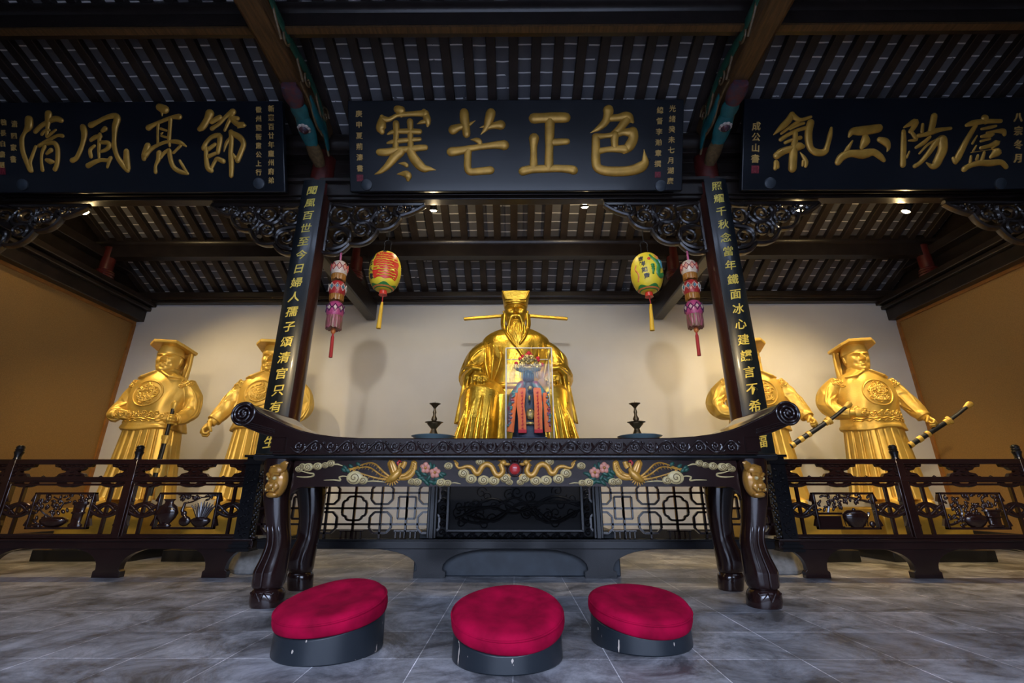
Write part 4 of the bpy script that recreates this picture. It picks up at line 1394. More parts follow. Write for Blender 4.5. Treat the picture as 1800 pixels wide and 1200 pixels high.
for s in (-1, 1):
    c = T(428, 727)
    c.x = c.x if s < 0 else -c.x
    g = MB()
    f = lambda q: (q[0], TY0 - 4.0 - 0.004, q[1])
    g.tube([f(q) for q in spiral((c.x, c.z), 0.078, 0.012, R(30), s * -2.2, 50)], [0.011] * 40 + [0.011 + 0.001 * i for i in range(11)], 8)
    g.tube([(c.x + 0.088 * cos(a), TY0 - 4.0, c.z + 0.088 * sin(a)) for a in [2 * pi * i / 36 for i in range(36)]], 0.010, 8, closed=True)
    g.ell((c.x, TY0 - 4.0 - 0.004, c.z), (0.022, 0.014, 0.022))
    g.build('scroll_end', 'lacquer_brown', k)
    g = MB()                        # ribs under the rolled end and the fret block
    for j in range(3):
        pts = [(T(420 + 62 * t / 8, 740 + 4 * j - 2 + (17 - j * 1.0) * (t / 8) ** 1.15)) for t in range(9)]
        g.tube([((p.x if s < 0 else -p.x), TY0 - 4.0 - 0.002, p.z) for p in pts], 0.006, 6)
    bx, bz = T(490, 781).x * (1 if s < 0 else -1), T(490, 781).z
    for r_ in (0.052, 0.028):
        g.tube([(bx + a * r_, TY0 - 4.0 - 0.006, bz + b * r_) for a, b in ((1, 1), (-1, 1), (-1, -1), (1, -1))], 0.008, 6, closed=True)
    g.box((bx, TY0 - 4.0 - 0.004, bz), (0.10, 0.02, 0.10))
    g.build('fret_block', 'lacquer_brown', k)
# running scroll relief along the top edge
g = MB()
yF = TY0 - 4.0 - 0.006
zm, x0, x1 = T(905, 785).z, T(512, 785).x, -T(512, 785).x
n = 28
st = (x1 - x0) / n
for i in range(n):
    x = x0 + st * (i + 0.5)
    up = 1 if i % 2 else -1
    g.tube([(a, yF, b) for a, b in spiral((x, zm - 0.006 * up), 0.030, 0.006, R(90) * up, 1.25 * up, 22)], [0.009 - 0.0001 * j for j in range(23)], 8)
    g.tube([(a, yF, b) for a, b in spline([(x + .2 * st, zm + 0.03 * up), (x + .38 * st, zm + 0.005 * up), (x + .30 * st, zm - 0.03 * up)], 4)], [0.003 + 0.009 * sin(pi * j / 8) for j in range(9)], 7)
    g.tube([(a, yF, b) for a, b in [(x - st * .5 + st * j / 12, zm + 0.043 * up * sin(pi * j / 12)) for j in range(13)]], 0.0085, 8)
    g.ell((x + st * 0.5, yF, zm + 0.03 * up), (0.018, 0.010, 0.009), M.Rotation(0.8 * up, 3, 'Y'), 10, 6)
g.build('scroll_relief', 'lacquer_brown', k)
# waist and apron
zA0, zA1 = zat(855, 3.66), zat(806, 3.66)
MB().box((0, 0.02, (zat(800, 3.62) + zA1) / 2), (4.06, TY1 - TY0 - 0.06, abs(zat(799, 3.62) - zA1) + 0.02)).build('waist', 'lacquer_black', k, bevel=0.006)
MB().tube([(-2.03, TY0 - 4.0 + 0.045, zat(802, 3.62)), (2.03, TY0 - 4.0 + 0.045, zat(802, 3.62))], 0.022, 12).build('moulding', 'lacquer_black', k)
def apron(y0, thick, nm, zA0=zA0):
    xl = P(515, 830, 3.66).x
    pts = [(xl, zA1), (xl, zA0 - 0.10)]
    for i in range(1, 7):
        a = pi / 2 * i / 6
        pts.append((xl + 0.10 - 0.10 * cos(a) + 0.0, zA0 - 0.10 + 0.10 * sin(a)))
    pts = pts + [(-x, z) for x, z in pts[::-1]]
    MB().prism(pts, (0, y0, 0), (1, 0, 0), (0, 0, 1), (0, thick, 0)).build(nm, 'lacquer_brown', k, bevel=0.012)
apron(3.66 - 4.0, 0.05, 'front_apron')
apron(4.34 - 4.0, 0.05, 'rear_apron', zat(838, 4.3))
for s in (-1, 1):
    MB().box((s * 1.80, 0.0, (zA0 + zA1) / 2), (0.05, 0.66, zA1 - zA0)).build('side_apron', 'lacquer_brown', k)
# legs: animal legs with hooves
def leg(front, s):
    Y = 3.74 if front else 4.36
    if front:
        rows = [(808, 470, 524), (825, 469, 522), (850, 468, 513), (880, 467, 509), (920, 470, 508), (950, 471, 510), (975, 463, 507), (1000, 451, 503), (1012, 449, 501), (1026, 447, 497), (1033, 451, 493)]
        hoof = [(1033, 450, 493), (1040, 445, 497), (1055, 443, 498), (1068, 445, 496), (1074, 449, 492)]
    else:
        rows = [(820, 524, 574), (855, 523, 572), (880, 526, 570), (910, 528, 566), (940, 526, 560), (965, 515, 555), (985, 508, 551), (998, 508, 549), (1004, 511, 547)]
        hoof = [(1004, 511, 546), (1011, 508, 549), (1028, 508, 548), (1036, 509, 547), (1039, 511, 545)]
    def ring(py, a, b, n=24, groove=0.0):
        pa, pb = P(a, py, Y), P(b, py, Y)
        cx_, r, z = (pa.x + pb.x) / 2, (pb.x - pa.x) / 2, pa.z
        cx_ = cx_ if s < 0 else -cx_
        out = []
        for j in range(n):
            t = 2 * pi * j / n
            e = 0.82
            c_, s_ = cos(t), sin(t)
            rr = 1 + groove * cos(6 * t + 0.6) 
            out.append(V((cx_ + r * rr * abs(c_) ** e * (1 if c_ > 0 else -1), Y - 4.0 + r * 1.02 * rr * abs(s_) ** e * (1 if s_ > 0 else -1), max(0.0, z))))
        return out
    sp = spline(rows, 4)
    rings = [ring(*q, groove=(0.05 * max(0, min(1, (q[0] - 905) / 60)) if front else 0.0)) for q in sp]
    o = MB().loft(rings[::-1]).build('leg', 'lacquer_brown', k, smooth=70)
    hs = spline(hoof, 3)
    rings = [ring(*q) for q in hs]
    z_min = min(q.z for q in rings[-1])
    for r_ in rings[-1]: r_.z = 0.0
    h = MB().loft(rings[::-1])
    h.build('hoof', 'lacquer_brown', o, smooth=70)
    if front:
        g = MB()
        for q in (-0.55, -0.05, 0.45):
            pts, rad = [], []
            for py, a, b in spline([r_ for r_ in rows if 905 < r_[0] < 1030], 4):
                cpx = (a + b) / 2 + q * (b - a) / 2
                p = P(cpx, py, Y)
                rr = (P(b, py, Y).x - P(a, py, Y).x) / 2
                pts.append(((p.x if s < 0 else -p.x), Y - 4.0 - rr * (0.98 if abs(q) < .3 else 0.85), p.z))
                rad.append(0.012)
            rad[0] = 0.003
            g.tube(pts, rad, 8, cap='round')
        zz = []
        for i_, (qx, py) in enumerate(((452, 1038), (459, 1048), (465, 1037), (471, 1052), (477, 1037), (484, 1048), (490, 1038))):
            p = P(qx, py, Y)
            zz.append(((p.x if s < 0 else -p.x), Y - 4.0 - 0.112 * math.sqrt(max(.1, 1 - ((qx - 471) / 28) ** 2)), p.z))
        g.tube(zz, 0.008, 6, cap='round')
        g.build('tendon', 'lacquer_brown', o, smooth=60)
        # lion mask on the shoulder of the leg
        rz = M.Rotation(R(-28) * s, 3, 'Z') if s < 0 else M.Rotation(R(-28), 3, 'Z')
        rz = M.Rotation(R(-32 if s < 0 else 32), 3, 'Z')
        c = P(489, 845, Y - 0.10) + OFF
        if s > 0: c.x = -c.x
        F = lambda x, y, z: c + rz @ V((x * (1 if s < 0 else -1), y, z))
        m = MB()
        m.ell(c, (0.092, 0.062, 0.125), rz, 20, 14)
        m.ell(F(0, -0.02, 0.075), (0.080, 0.052, 0.05), rz)
        m.ell(F(0, -0.05, -0.035), (0.038, 0.035, 0.028), rz)
        m.ell(F(-0.045, -0.035, -0.04), (0.03, 0.03, 0.035), rz); m.ell(F(0.045, -0.035, -0.04), (0.03, 0.03, 0.035), rz)
        m.ell(F(0, -0.03, -0.10), (0.06, 0.035, 0.025), rz)
        for q in (-1, 1):
            m.tube([F(q * 0.015, -0.062, 0.02), F(q * 0.04, -0.066, 0.050), F(q * 0.08, -0.045, 0.045)], 0.012, 8)
            m.tube([F(q * 0.02, -0.06, -0.07), F(q * 0.05, -0.055, -0.075), F(q * 0.07, -0.04, -0.045)], 0.009, 8)
        for z_ in (0.07, 0.085, 0.10):
            m.tube([F(-0.04, -0.055, z_), F(0, -0.066, z_ + 0.004), F(0.04, -0.055, z_)], 0.006, 6)
        mo = m.build('lion_mask', 'mask_gold', k, smooth=60)
        tag(mo, 'orange gold lion mask on the table leg')
        e = MB()
        for q in (-1, 1):
            e.ell(F(q * 0.040, -0.055, 0.018), (0.016, 0.016, 0.014), rz)
        e.build('eye', 'cream_paint', mo)
        m = MB().tube([F(0.055, -0.02, 0.075), F(0.085, -0.03, 0.105), F(0.115, -0.03, 0.125), F(0.125, -0.025, 0.128)], [0.02, 0.034, 0.024, 0.008], 12, up=(0, 1, 0), flat=0.5, cap='round')
        m.build('ear', 'mask_gold', mo)
        m = MB()
        for q in (-1, 1):
            m.tube([F(q * 0.045, -0.055, -0.075), F(q * 0.05, -0.065, -0.055)], [0.008, 0.003], 6)
        m.build('fang', 'cream_paint', mo)
for s in (-1, 1):
    leg(True, s)
    leg(False, s)
# painted relief on the front apron
YA = 3.66
yA = YA - 4.0
def A6(x, y): return P(700 + x / 6, 680 + y / 6, YA) + OFF
def A5(x, y): return P(400 + x / 6, 680 + y / 6, YA) + OFF
def mir(p, s): return V(((p.x if s < 0 else -p.x), p.y, p.z))
pu = 0.0046 * 3.66 / 4.0 / 1.03 / 6 * 1.2     # metres per crop pixel
pu = (A6(1000, 850) - A6(900, 850)).length / 100
for s in (-1, 1):
    def cl(pts, fn, nm='cloud'):
        for x, y, r in pts:
            g = MB()
            g.lines = MB()
            c = mir(fn(x, y), s)
            g.ell(c, (r * pu * 1.25, 0.016, r * pu * 0.98), nu=16, nv=8)
            g.lines.tube([(a, c.y - 0.016 * math.sqrt(1 - (0.80 * (1 - i / 26)) ** 2) - 0.002, b) for i, (a, b) in enumerate(spiral((c.x, c.z), r * pu * 0.84, 0.003, R(200), 1.7, 26))], 0.0030, 6)
            join_mats('cloud', [(g, 'cream_paint'), (g.lines, 'cloud_line')], k, 60)
    def streak(pts, fn, r=6):
        g = MB()
        q = spline(pts, 5)
        g.tube([mir(fn(x, y), s) for x, y in q], [pu * r * (0.35 + 0.65 * sin(pi * i / (len(q) - 1))) for i in range(len(q))], 6)
        g.build('cloud_trail', 'cream_paint', k, smooth=60)
    # dragon
    body = spline([(600, 800), (640, 855), (720, 838), (775, 850), (815, 905), (850, 905), (885, 845), (935, 815), (985, 840), (1025, 915), (1070, 930), (1105, 885), (1085, 830), (1105, 800)], 5)
    n = len(body)
    d = MB().tube([mir(A6(x, y), s) + V((0, -0.006, 0)) for x, y in body], [pu * (10 + 20 * min(1, i / (n * 0.35)) - 5 * max(0, (i - n * .8) / (n * .2))) for i in range(n)], 10)
    do = d.build('dragon', 'relief_gold', k, smooth=60)
    h = MB()
    h.ell(mir(A6(1110, 800), s) + V((0, -0.012, 0)), (0.026, 0.02, 0.022)).ell(mir(A6(1150, 815), s) + V((0, -0.012, 0)), (0.024, 0.016, 0.012))
    h.tube([mir(A6(1130, 835), s), mir(A6(1165, 845), s)], 0.006, 6)
    for q in ((1085, 780, 1040, 765), (1100, 775, 1075, 750), (1080, 810, 1050, 830)):
        h.tube([mir(A6(q[0], q[1]), s), mir(A6(q[2], q[3]), s)], [0.010, 0.003], 6)
    tag(h.build('head', 'relief_gold', do, smooth=60), None)
    for x, y in ((760, 925), (1045, 950), (1165, 920), (690, 850)):
        h = MB()
        for a in (-40, 0, 40):
            c = mir(A6(x, y), s)
            h.tube([c, c + V((0.026 * sin(R(a)), -0.006, -0.028 * cos(R(a))))], [0.008, 0.003], 6)
        h.build('claw', 'relief_gold', do)
    h = MB()
    for a in (-60, -30, 0, 30, 60):
        c = mir(A6(625, 810), s)
        h.tube([c, c + V((s * 0.05 * cos(R(a - 40)) * 0.8, -0.004, 0.05 * sin(R(a + 40)) * 0.8))], [0.011, 0.003], 6)
    h.build('tail_tuft', 'relief_gold', do)
    cl([(530, 832, 38), (690, 910, 48), (770, 968, 48), (900, 982, 50), (1010, 988, 48), (1130, 962, 46), (1172, 1005, 32), (865, 788, 40)], A6)
    # peonies
    for x, y in ((288, 852), (388, 902)):
        f = MB()
        c = mir(A6(x, y), s)
        for j in range(5):
            a = 2 * pi * j / 5 + 0.3
            f.ell(c + V((0.024 * cos(a), 0, 0.024 * sin(a))), (0.021, 0.012, 0.021), nu=12, nv=7)
        fo = f.build('flower', 'pink_paint', k, smooth=60)
        MB().ell(c + V((0, -0.008, 0)), (0.011, 0.012, 0.011)).build('flower_centre', 'mask_gold', fo)
    lf = MB()
    rr = random.Random(8)
    for x, y in ((200, 900), (235, 960), (275, 920), (320, 960), (350, 1000), (300, 1010), (410, 970), (450, 930), (440, 985), (380, 850), (340, 830), (240, 870), (270, 980), (395, 1005), (470, 915), (220, 930)):
        lf.ell(mir(A6(x, y), s), (0.030, 0.010, 0.014), M.Rotation(rr.random() * 3, 3, 'Y'), 10, 6)
    lf.build('leaves', 'green_paint', k, smooth=60)
    cl([(145, 1000, 36), (200, 1000, 40), (450, 1005, 42), (520, 1012, 34)], A6)
    streak([(540, 1015), (600, 1010), (660, 1022)], A6)
    # phoenix
    ph = MB()
    ph.tube([mir(A5(x, y), s) + V((0, -0.008, 0)) for x, y in spline([(1700, 985), (1740, 960), (1790, 920), (1815, 880)], 5)], [0.02 + 0.012 * sin(pi * i / 15) for i in range(16)], 10, cap='round')
    ph.tube([mir(A6(x, y), s) + V((0, -0.008, 0)) for x, y in ((15, 880), (10, 840), (25, 815))], [0.014, 0.011, 0.013], 8, cap='round')
    po = ph.build('phoenix', 'relief_gold', k, smooth=60)
    wg = MB()
    for pts in ([(1760, 930), (1735, 870), (1715, 800), (1722, 768)], [(1775, 925), (1760, 860), (1740, 800), (1722, 768)]):
        wg.tube([mir(A5(x, y), s) for x, y in pts], [0.022, 0.022, 0.016, 0.004], 8, up=(0, 1, 0), flat=0.5)
    for pts in ([(20, 945), (80, 930), (140, 870), (170, 770)], [(10, 955), (100, 950), (165, 880), (172, 775)], [(40, 850), (60, 820), (70, 780)]):
        wg.tube([mir(A6(x, y), s) for x, y in spline(pts, 4)], [0.020] * (4 * (len(pts) - 1)) + [0.003], 8, up=(0, 1, 0), flat=0.5)
    for a in range(-70, 71, 20):
        c = mir(A5(1735, 955), s)
        wg.tube([c, c + V((0.065 * sin(R(a)), -0.004, -0.06 * cos(R(a))))], [0.012, 0.004], 6)
    for pts in ([(20, 945), (80, 930), (140, 870), (170, 770)], [(1760 - 1800, 930), (1735 - 1800, 870), (1715 - 1800, 800), (1722 - 1800, 768)]):
        q = spline(pts, 5)
        for i in range(1, len(q) - 1):
            c = mir(A6(*q[i]), s)
            wg.tube([c + V((0, -0.012, 0)), c + V((s * -0.020 if pts[0][0] > 0 else s * 0.018, -0.004, -0.016))], [0.006, 0.002], 5)
    wg.build('wing', 'relief_gold', po, smooth=60)
    tl = MB()
    for pts in ([(1250, 870), (1340, 850), (1480, 802), (1560, 815), (1640, 890), (1720, 955)], [(1320, 875), (1450, 925), (1600, 965), (1710, 975)], [(1270, 880), (1400, 850), (1500, 850), (1620, 930), (1715, 965)]):
        q = spline(pts, 6)
        tl.tube([mir(A5(x, y), s) for x, y in q], [pu * (5 + 9 * i / len(q)) for i in range(len(q))], 6)
        for i in range(2, len(q) - 2, 2):
            c = mir(A5(*q[i]), s)
            tl.tube([c, c + V((s * 0.012, 0, -0.018))], [0.004, 0.0015], 5)
    tl.build('tail', 'relief_gold', po, smooth=60)
    cr = MB()
    cr.tube([mir(A6(x, y), s) + V((0, -0.008, 0)) for x, y in ((10, 830), (-5, 800), (15, 778), (35, 790))], [0.008, 0.010, 0.010, 0.005], 8)
    cr.build('crest', 'pearl_red', po)
    tg = MB()
    for x, y in ((1240, 850), (1265, 880), (1300, 835), (1380, 815), (1225, 875)):
        tg.ell(mir(A5(x, y), s), (0.024, 0.010, 0.014), M.Rotation(-0.6 * s, 3, 'Y'), 10, 6)
    tg.build('tail_eye', 'green_paint', po)
    cl([(755, 865, 34), (850, 845, 44), (950, 835, 40), (1030, 825, 32), (1090, 805, 36), (790, 835, 30)], A5)
    streak([(1110, 820), (1160, 815), (1215, 832)], A5, 9)
    streak([(730, 945), (820, 950), (900, 940), (905, 915), (850, 905), (760, 880)], A5, 10)
    cl([(1340, 955, 70), (1430, 985, 42)], A5)
    streak([(1015, 982), (1120, 980), (1190, 985), (1180, 950), (1230, 940), (1290, 950)], A5, 10)
    streak([(1440, 1000), (1540, 992), (1660, 1002)], A5, 8)
fm = MB()
c = V((0, yA, A6(1250, 865).z))
for a in range(-80, 81, 20):
    fm.tube([c + V((0.05 * sin(R(a)), 0, 0.05 * cos(R(a)))), c + V((0.062 * sin(R(a)) * 1.25, -0.002, 0.075 * cos(R(a)) + 0.01))], [0.012, 0.003], 6)
fm.tube([c + V((0.058 * cos(q), 0, 0.052 * sin(q))) for q in [2 * pi * i / 28 for i in range(28)]], 0.009, 6, closed=True)
fm.build('flame', 'lacquer_brown', k)
MB().ell(c + V((0, -0.004, 0)), (0.043, 0.025, 0.043)).build('pearl', 'pearl_red', k)

# ================================================================== ON THE TABLE
def plate(px, lab):
    x = P(px, 765, 3.86).x
    k = empty('plate', (x, 3.86, TZ), lab, 'plate', 'plates under the candlesticks')
    MB().lathe([(0.105, 0.0), (0.11, 0.008), (0.175, 0.038), (0.185, 0.045), (0.18, 0.048), (0.11, 0.018), (0.001, 0.016)], n=40).build('dish', 'porcelain', k, smooth=60)
def candlestick(px, lab):
    x = P(px, 760, 3.86).x
    k = empty('candlestick', (x, 3.86, TZ + 0.018), lab, 'candlestick', 'bronze candlesticks on the altar table')
    u = 0.0048
    B = lambda *p: [(r * u, (763 - y) * u) for r, y in p]
    MB().lathe(B((10, 763), (10.2, 760), (9, 757), (8.6, 754), (6, 749), (4.4, 744)), n=28).build('foot', 'bronze', k, smooth=50)
    MB().lathe(B((4.2, 744.5), (7, 741), (11.5, 736), (12, 734), (16, 732.5), (15, 733.2), (11, 734), (5, 737)), n=32, wav=(0.03, 8)).build('drip_bowl', 'bronze', k, smooth=50)
    MB().lathe(B((3.5, 737), (3.2, 731), (5.4, 728), (4.8, 725), (2.6, 721), (2.4, 718), (3.4, 715), (2.2, 711), (1.8, 708)), n=24).build('stem', 'bronze', k, smooth=50)
    MB().lathe(B((1.8, 708.5), (3, 706), (7, 701.5), (10.2, 699.5), (9.6, 699.9), (5, 702), (1, 703)), n=28, wav=(0.04, 8)).build('top_cup', 'bronze', k, smooth=50)
    MB().lathe(B((0.8, 703), (0.15, 695)), n=8).build('spike', 'iron', k)
plate(762, 'pale blue plate under the left bronze candlestick'); plate(1124, 'pale blue plate under the right bronze candlestick')
candlestick(762, 'bronze candlestick on the left pale blue plate'); candlestick(1120, 'bronze candlestick on the right pale blue plate')

# glass case with a dressed figurine
CYF = 3.86
cx0, cx1 = P(889, 700, CYF).x, P(972, 700, CYF).x
czt = zat(611.5, CYF)
cw, cdp, chh = cx1 - cx0, 0.36, czt - TZ
k = empty('display_case', ((cx0 + cx1) / 2, CYF + cdp / 2, TZ), 'tall glass case on the altar table in front of the seated statue', 'display case')
MB().box((0, 0, 0.0125), (cw + 0.05, cdp + 0.05, 0.025)).build('base', 'case_base', k, bevel=0.004)
f = MB()
for sx in (-1, 1):
    for sy in (-1, 1):
        f.box((sx * cw / 2, sy * cdp / 2, chh / 2), (0.008, 0.008, chh))
    f.box((sx * cw / 2, 0, chh), (0.008, cdp, 0.008))
for sy in (-1, 1):
    f.box((0, sy * cdp / 2, chh), (cw, 0.008, 0.008))
f.build('frame', 'case_frame', k)
for nm, c, sz in (('front_pane', (0, -cdp / 2, chh / 2), (cw, 0.003, chh)), ('back_pane', (0, cdp / 2, chh / 2), (cw, 0.003, chh)),
                  ('side_pane', (-cw / 2, 0, chh / 2), (0.003, cdp, chh)), ('side_pane', (cw / 2, 0, chh / 2), (0.003, cdp, chh)), ('top_pane', (0, 0, chh), (cw, cdp, 0.003))):
    MB().box(c, sz).build(nm, 'glass', k)
fx, fy = (cx0 + cx1) / 2, CYF + cdp / 2
k = empty('figurine', (fx, fy, TZ + 0.026), 'figurine with pompom crown, navy robe and two orange ribbons, inside the glass case', 'figurine')
FY = fy
def Fp(x, y, dy=0.0):           # crop (870,600,s=6.67) -> local
    return P(870 + x / 6.667, 600 + y / 6.667, FY + dy) - V((fx, fy, TZ + 0.026))
zb = 0.0
zsh, zhd = Fp(0, 520).z, Fp(0, 410).z
MB().loft([[V((a * cos(t), b * sin(t), z)) for t in [2 * pi * i / 28 for i in range(28)]] for z, a, b in
           ((0.0, 0.150, 0.10), (0.05, 0.148, 0.10), (0.16, 0.135, 0.09), (0.30, 0.12, 0.08), (zsh - 0.10, 0.105, 0.07), (zsh - 0.02, 0.085, 0.06), (zsh + 0.03, 0.04, 0.04))]).build('robe', 'navy_cloth', k)
hd = MB().ell((0, -0.005, (zsh + zhd) / 2 + 0.03), (0.055, 0.06, 0.075))
hd.ell((0, -0.065, (zsh + zhd) / 2 + 0.02), (0.01, 0.012, 0.016))
hd.build('head', 'lacquer', k)
sl = MB()
for s in (-1, 1):
    sl.tube([(s * 0.06, -0.01, zsh), (s * 0.13, -0.02, zsh - 0.10), (s * 0.155, -0.03, zsh - 0.22), (s * 0.16, -0.03, 0.10)], [0.045, 0.045, 0.04, 0.03], 12, cap='round')
sl.build('sleeve', 'gem_cloth', k)
for s, xs in ((-1, ((315, 560), (300, 760), (318, 900), (322, 1060))), (1, ((495, 560), (510, 760), (508, 900), (512, 1060)))):
    ring = []
    for (x, y) in xs:
        c = Fp(x, y, -0.12)
        w_ = 0.034
        ring.append([c + V((-w_, 0, 0)), c + V((w_, 0, 0)), c + V((w_, 0.008, 0)), c + V((-w_, 0.008, 0))])
    tp = Fp(xs[0][0], 540, -0.05)
    ring.insert(0, [tp + V((-0.03, 0, 0)), tp + V((0.03, 0, 0)), tp + V((0.03, 0.008, 0)), tp + V((-0.03, 0.008, 0))])
    o = MB().loft(ring).build('ribbon', 'orange_cloth', k, smooth=20)
    g = MB()
    for i in range(11):
        c = Fp(xs[0][0] + (xs[-1][0] - xs[0][0]) * i / 10 + 2, 600 + 42 * i, -0.124)
        g.box(c, (0.020, 0.004, 0.010), M.Rotation(i, 3, 'Y'))
        g.box(c + V((0.004, 0, 0.008)), (0.006, 0.004, 0.018))
    g.build('embroidery', 'pom_red', o, smooth=0)
    c = Fp(xs[-1][0], 1052, -0.122)
    MB().box(c, (0.072, 0.012, 0.03)).build('ribbon_end', 'pom_red', o, bevel=0.004)
    # slanted outer sash
    a_, b_ = Fp(585 if s > 0 else 245, 600, -0.10), Fp(625 if s > 0 else 180, 1060, -0.12)
    MB().tube([a_, a_.lerp(b_, .5), b_], [0.018, 0.022, 0.030], 8, up=(0, 1, 0), flat=0.3).build('sash', 'orange_cloth', k)
    m_ = MB()
    rr = random.Random(2 + s)
    for i in range(26):
        q = a_.lerp(b_, rr.random() * 0.85)
        m_.ell(q + V((s * (0.01 + 0.02 * rr.random()), -0.012, 0)), (0.011, 0.008, 0.011), nu=8, nv=5)
    m_.build('beadwork', 'gem_cloth', k)
g = MB().ell(Fp(415, 850, -0.11), (0.036, 0.02, 0.05)).ell(Fp(405, 660, -0.115), (0.012, 0.012, 0.024)).ell(Fp(410, 545, -0.10), (0.022, 0.012, 0.02)).ell(Fp(415, 960, -0.11), (0.045, 0.012, 0.014))
g.build('gold_plate', 'gem_gold', k)
cr = MB()
zc = Fp(0, 330).z
rr = random.Random(9)
for i in range(110):
    t = rr.random()
    wv = 0.122 * (1 - t) + 0.02
    cr.ell((wv * (2 * rr.random() - 1), -0.05 - 0.02 * rr.random(), zc + t * (Fp(0, 180).z - zc)), (0.012, 0.008, 0.012), M.Rotation(rr.random() * 3, 3, 'Y'), 8, 5)
cr.tube([(0.105 * cos(a), -0.005 + 0.06 * sin(a), zc) for a in [2 * pi * i / 24 for i in range(24)]], 0.012, 8, closed=True)
cr.build('crown', 'gem_gold', k)
fr = MB()
for i in range(11):
    x = -0.080 + 0.0160 * i
    fr.tube([(x, -0.07, zc), (x, -0.075, zc - 0.10)], 0.0025, 5)
fr.build('crown_fringe', 'blue_bead', k)
for x, y, r in ((398, 142, 24), (370, 155, 15), (425, 155, 15), (327, 175, 18), (298, 207, 21), (250, 258, 19), (502, 198, 20), (510, 222, 16), (550, 272, 20)):
    c = Fp(x, y, -0.05)
    o = MB().ell(c, (r * 0.00095,) * 3, nu=12, nv=8).build('pompom', 'pom_red', k)
ft = MB().box((0, -0.02, 0.012), (0.30, 0.20, 0.024))
ft.build('foot_board', 'navy_cloth', k, bevel=0.004)

# ================================================================== KNEELING STOOLS
def stool(px, py_front, lab, yaw, tilt, rad, hf):
    y0 = PZ(px, py_front, 0.0)
    Y = y0.y + rad
    x = P(px, 1090, Y).x
    k = empty('kneeling_stool', (x, Y, 0), lab, 'kneeling stool', 'round red kneeling stools', rz=yaw)
    n = 40
    tt = math.tan(tilt)
    h0 = hf + tt * rad
    rings = []
    for zf in (0, 1):
        for r_ in ((rad * 1.0,) if zf == 0 else (rad * 0.985,)):
            rings.append([V((r_ * cos(2 * pi * j / n), r_ * sin(2 * pi * j / n), zf * (h0 + tt * r_ * sin(2 * pi * j / n)))) for j in range(n)])
    MB().loft(rings).build('base', 'stool_black', k, bevel=0.006)
    rx = M.Rotation(tilt, 3, 'X')
    R2 = rad * 1.04
    cr_ = [(0.02, 0.085), (R2 * 0.3, 0.082), (R2 * 0.6, 0.092), (R2 * 0.85, 0.092), (R2 * 0.95, 0.080), (R2 * 0.995, 0.055), (R2, 0.03), (R2 * 0.98, 0.008), (R2 * 0.93, 0.0)]
    q = MB()
    n = 56
    rings = []
    for i, (r_, z_) in enumerate(spline(cr_, 3)):
        rings.append([rx @ V((r_ * (1 + 0.012 * sin(3 * a + 1)) * cos(a), r_ * sin(a), z_ + 0.006 * sin(2 * a + yaw * 5) * r_ / R2)) + V((0, 0, h0 - 0.005)) for a in [2 * pi * j / n for j in range(n)]])
    q.loft(rings)
    c = q.build('cushion', 'velvet', k, smooth=70)
    MB().tube([rx @ V((R2 * 0.985 * cos(a), R2 * 0.985 * sin(a), 0.066)) + V((0, 0, h0 - 0.005)) for a in [2 * pi * j / 48 for j in range(48)]], 0.005, 6, closed=True).build('piping', 'velvet', c, smooth=60)
stool(583, 1173, 'left red velvet kneeling stool, its cushion sloping to the front left', R(-22), R(11), 0.275, 0.105)
stool(892, 1189, 'middle red velvet kneeling stool with chipped paint on its black base', R(0), R(13), 0.275, 0.075)
stool(1124, 1155, 'right red velvet kneeling stool, nearest the right table leg', R(18), R(10), 0.270, 0.075)
